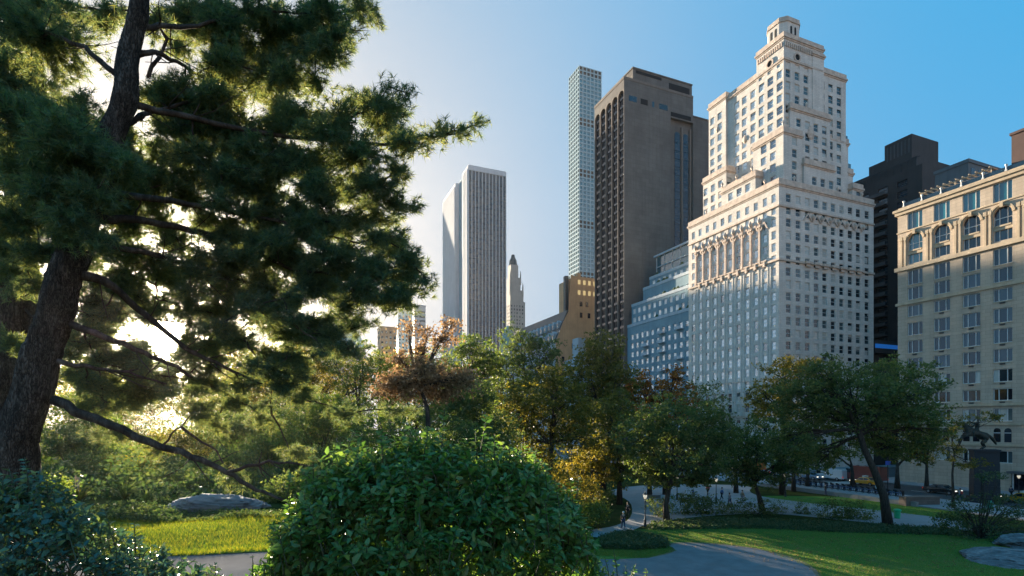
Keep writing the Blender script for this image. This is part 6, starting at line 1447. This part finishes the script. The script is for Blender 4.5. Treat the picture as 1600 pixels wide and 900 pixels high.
# ------------------------------------------------------------------ bicycles in the rack
def bicycle():
    r = thing('bicycle', 'blue rental bicycle standing in the kerbside rack', 'bicycle', (0, 0, 0), 0, 'bicycles in the kerbside rack')
    for x in (-.52, .52):
        mb = MB(); S = 14
        for k in range(S):
            a0, a1 = 2*math.pi*k/S, 2*math.pi*(k+1)/S; P = lambda a, rr, y: (x + rr*math.cos(a), y, .33 + rr*math.sin(a))
            mb.quad(P(a0, .33, -.02), P(a1, .33, -.02), P(a1, .33, .02), P(a0, .33, .02)); mb.quad(P(a0, .29, -.02), P(a0, .33, -.02), P(a1, .33, -.02), P(a1, .29, -.02)); mb.quad(P(a0, .29, .02), P(a1, .29, .02), P(a1, .33, .02), P(a0, .33, .02))
        mb.build('wheel', M['tyre'], r)
    mb = MB(); mb.tube([(-.52, 0, .33), (-.1, 0, .30), (.38, 0, .72), (.52, 0, .33)], [.025]*4, 5); mb.tube([(-.1, 0, .3), (-.2, 0, .8)], [.022, .02], 5); mb.build('frame', M['bikeblue'], r)
    mb = MB(); mb.box(-.34, -.08, -.07, .07, .80, .86); mb.build('saddle', M['metal'], r)
    mb = MB(); mb.tube([(.38, 0, .7), (.34, 0, 1.02)], [.02, .02], 5); mb.tube([(.30, -.28, 1.05), (.34, 0, 1.03), (.30, .28, 1.05)], [.016]*3, 5); mb.box(.40, .62, -.15, .15, .72, .95); mb.build('handlebar', M['metal'], r)
    mb = MB(); mb.box(-.80, -.30, -.06, .06, .64, .68); mb.build('mudguard', M['bikeblue'], r); return r
M['bikeblue'] = plain('blue bicycle paint', (.03, .12, .32), .4, bmp=0)
bk = bicycle(); kids(bk); aa = np.linspace(AT(1405, -23.5), AT(1215, -23.5), 22)
for i, a in enumerate(aa):
    o = bk if i == 0 else copy_tree(bk); o.location = gw(-23.5, a, .152); o.rotation_euler = (0, R(0), GA + R(rnd.uniform(-6, 6)))
r = thing('bicycle_dock', 'long low metal dock rail holding the row of bicycles', 'bike rack', gw(-22.6, aa[0], .15), GA)
mb = MB(); mb.box(-.15, .15, 0, aa[-1] - aa[0], 0, .08); mb.build('base_plate', M['metal'], r)
for a in aa: mb = MB(); mb.box(-.12, .12, a - aa[0] - .1, a - aa[0] + .1, .083, .85); mb.build('dock_post', M['metal'], r)
# ------------------------------------------------------------------ walls, bins
wa = thing('low_wall', 'long low grey granite kerb wall behind the small lawn', 'wall', gw(-30.4, AT(1432, -30.4), 0), GA); Lw = AT(1195, -30.4) - AT(1432, -30.4)
k = 0; y = 0
bkm = MB(); bkm.box(0, .45, 0, 1.96, 0, .62); bme = bkm.mesh('stone_block', M['kerb'])
while y < Lw: link('stone_block', bme, wa, (rnd.uniform(-.01, .01), y, rnd.uniform(-.01, 0))); y += 1.98
D = CAMH*F/(791 - HZ); p = px_world(1416, 791, D); q = px_world(1474, 791, D); bw_ = thing('stone_planter', 'brown stone planter wall left of the monument', 'planter', (p.x, p.y, 0), R(6))
st_ = stone('brown planter stone', (.17, .13, .11), .9, .3, 1.2, streak=False); Lq = (q.x - p.x); nb_ = 6
for row in range(3):
    for i in range(nb_): mb = MB(); w_ = Lq/nb_; mb.box(i*w_ + .01, (i+1)*w_ - .01, rnd.uniform(0, .02), 1.2, row*.36, row*.36 + .345); mb.build('stone_block', st_, bw_)
mb = MB(); mb.box(-.06, Lq + .06, -.06, 1.26, 1.08, 1.22); mb.build('coping', st_, bw_)
D = CAMH*F/(810 - HZ); p = px_world(1402, 810, D); bn = thing('litter_bin', 'bright green litter bin beside the broad tree trunk', 'bin', (p.x, p.y, .01))
gm = plain('green plastic', (.02, .42, .18), .4, bmp=0); mb = MB(); mb.lathe([(.26, 0), (.30, .1), (.33, .85)], seg=12); mb.build('body', gm, bn); mb = MB(); mb.lathe([(.40, .855), (.42, .95), (.34, 1.06), (.06, 1.12)], seg=12); mb.build('lid', gm, bn)
D = CAMH*F/(797 - HZ); p = px_world(1547, 797, D); bn = thing('litter_bin', 'dark green litter bin at the foot of the monument', 'bin', (p.x, p.y, .01))
gm = plain('dark green metal', (.03, .20, .12), .4, bmp=0); mb = MB(); mb.lathe([(.3, 0), (.34, .9)], seg=12); mb.build('body', gm, bn); mb = MB(); mb.lathe([(.36, .905), (.2, 1.15), (.03, 1.3)], seg=12); mb.build('lid', gm, bn)
# park benches along the far path
def bench(label, px, py, rz):
    D = CAMH*F/(py - HZ); p = px_world(px, py, D); r = thing('park_bench', label, 'bench', (p.x, p.y, .02), rz)
    for i in range(3): mb = MB(); mb.box(-1.1, 1.1, -.25 + i*.16, -.12 + i*.16, .44, .48); mb.build('seat_slat', M['benchwood'], r)
    for i in range(3): mb = MB(); mb.box(-1.1, 1.1, .26 + i*.03, .30 + i*.03, .56 + i*.14, .66 + i*.14); mb.build('back_slat', M['benchwood'], r)
    for x in (-1.0, 0, 1.0): mb = MB(); mb.box(x - .04, x + .04, -.25, .32, 0, .435); mb.build('leg', M['metal'], r)
M['benchwood'] = plain('dark bench wood', (.06, .045, .03), .7)
for i, (px, py) in enumerate(((1075, 790), (1100, 789), (1020, 785))): bench(('first bench under the multi stem tree on the plaza side', 'bench just right of the lamp behind the multi stem tree', 'bench left of the lamp behind the multi stem tree')[i], px, py, R(-10))

# ------------------------------------------------------------------ haze of the bright morning air
hz_ = MB(); hz_.box(-1010, 1010, -260, 1040, -2, 440); ho = hz_.mesh('haze', [])
m = bpy.data.materials.new('morning haze'); m.use_nodes = True; m.node_tree.nodes.clear(); t = m.node_tree
o_ = N(t, 'ShaderNodeOutputMaterial'); pv = N(t, 'ShaderNodeVolumePrincipled'); pv.inputs['Density'].default_value = .00006; setc(pv.inputs['Color'], (.93, .92, .90)); pv.inputs['Anisotropy'].default_value = .84
t.links.new(pv.outputs[0], o_.inputs['Volume']); ho.materials.append(m); tag(link('haze', ho), 'thin bright morning haze over the park', 'haze', kind='stuff')
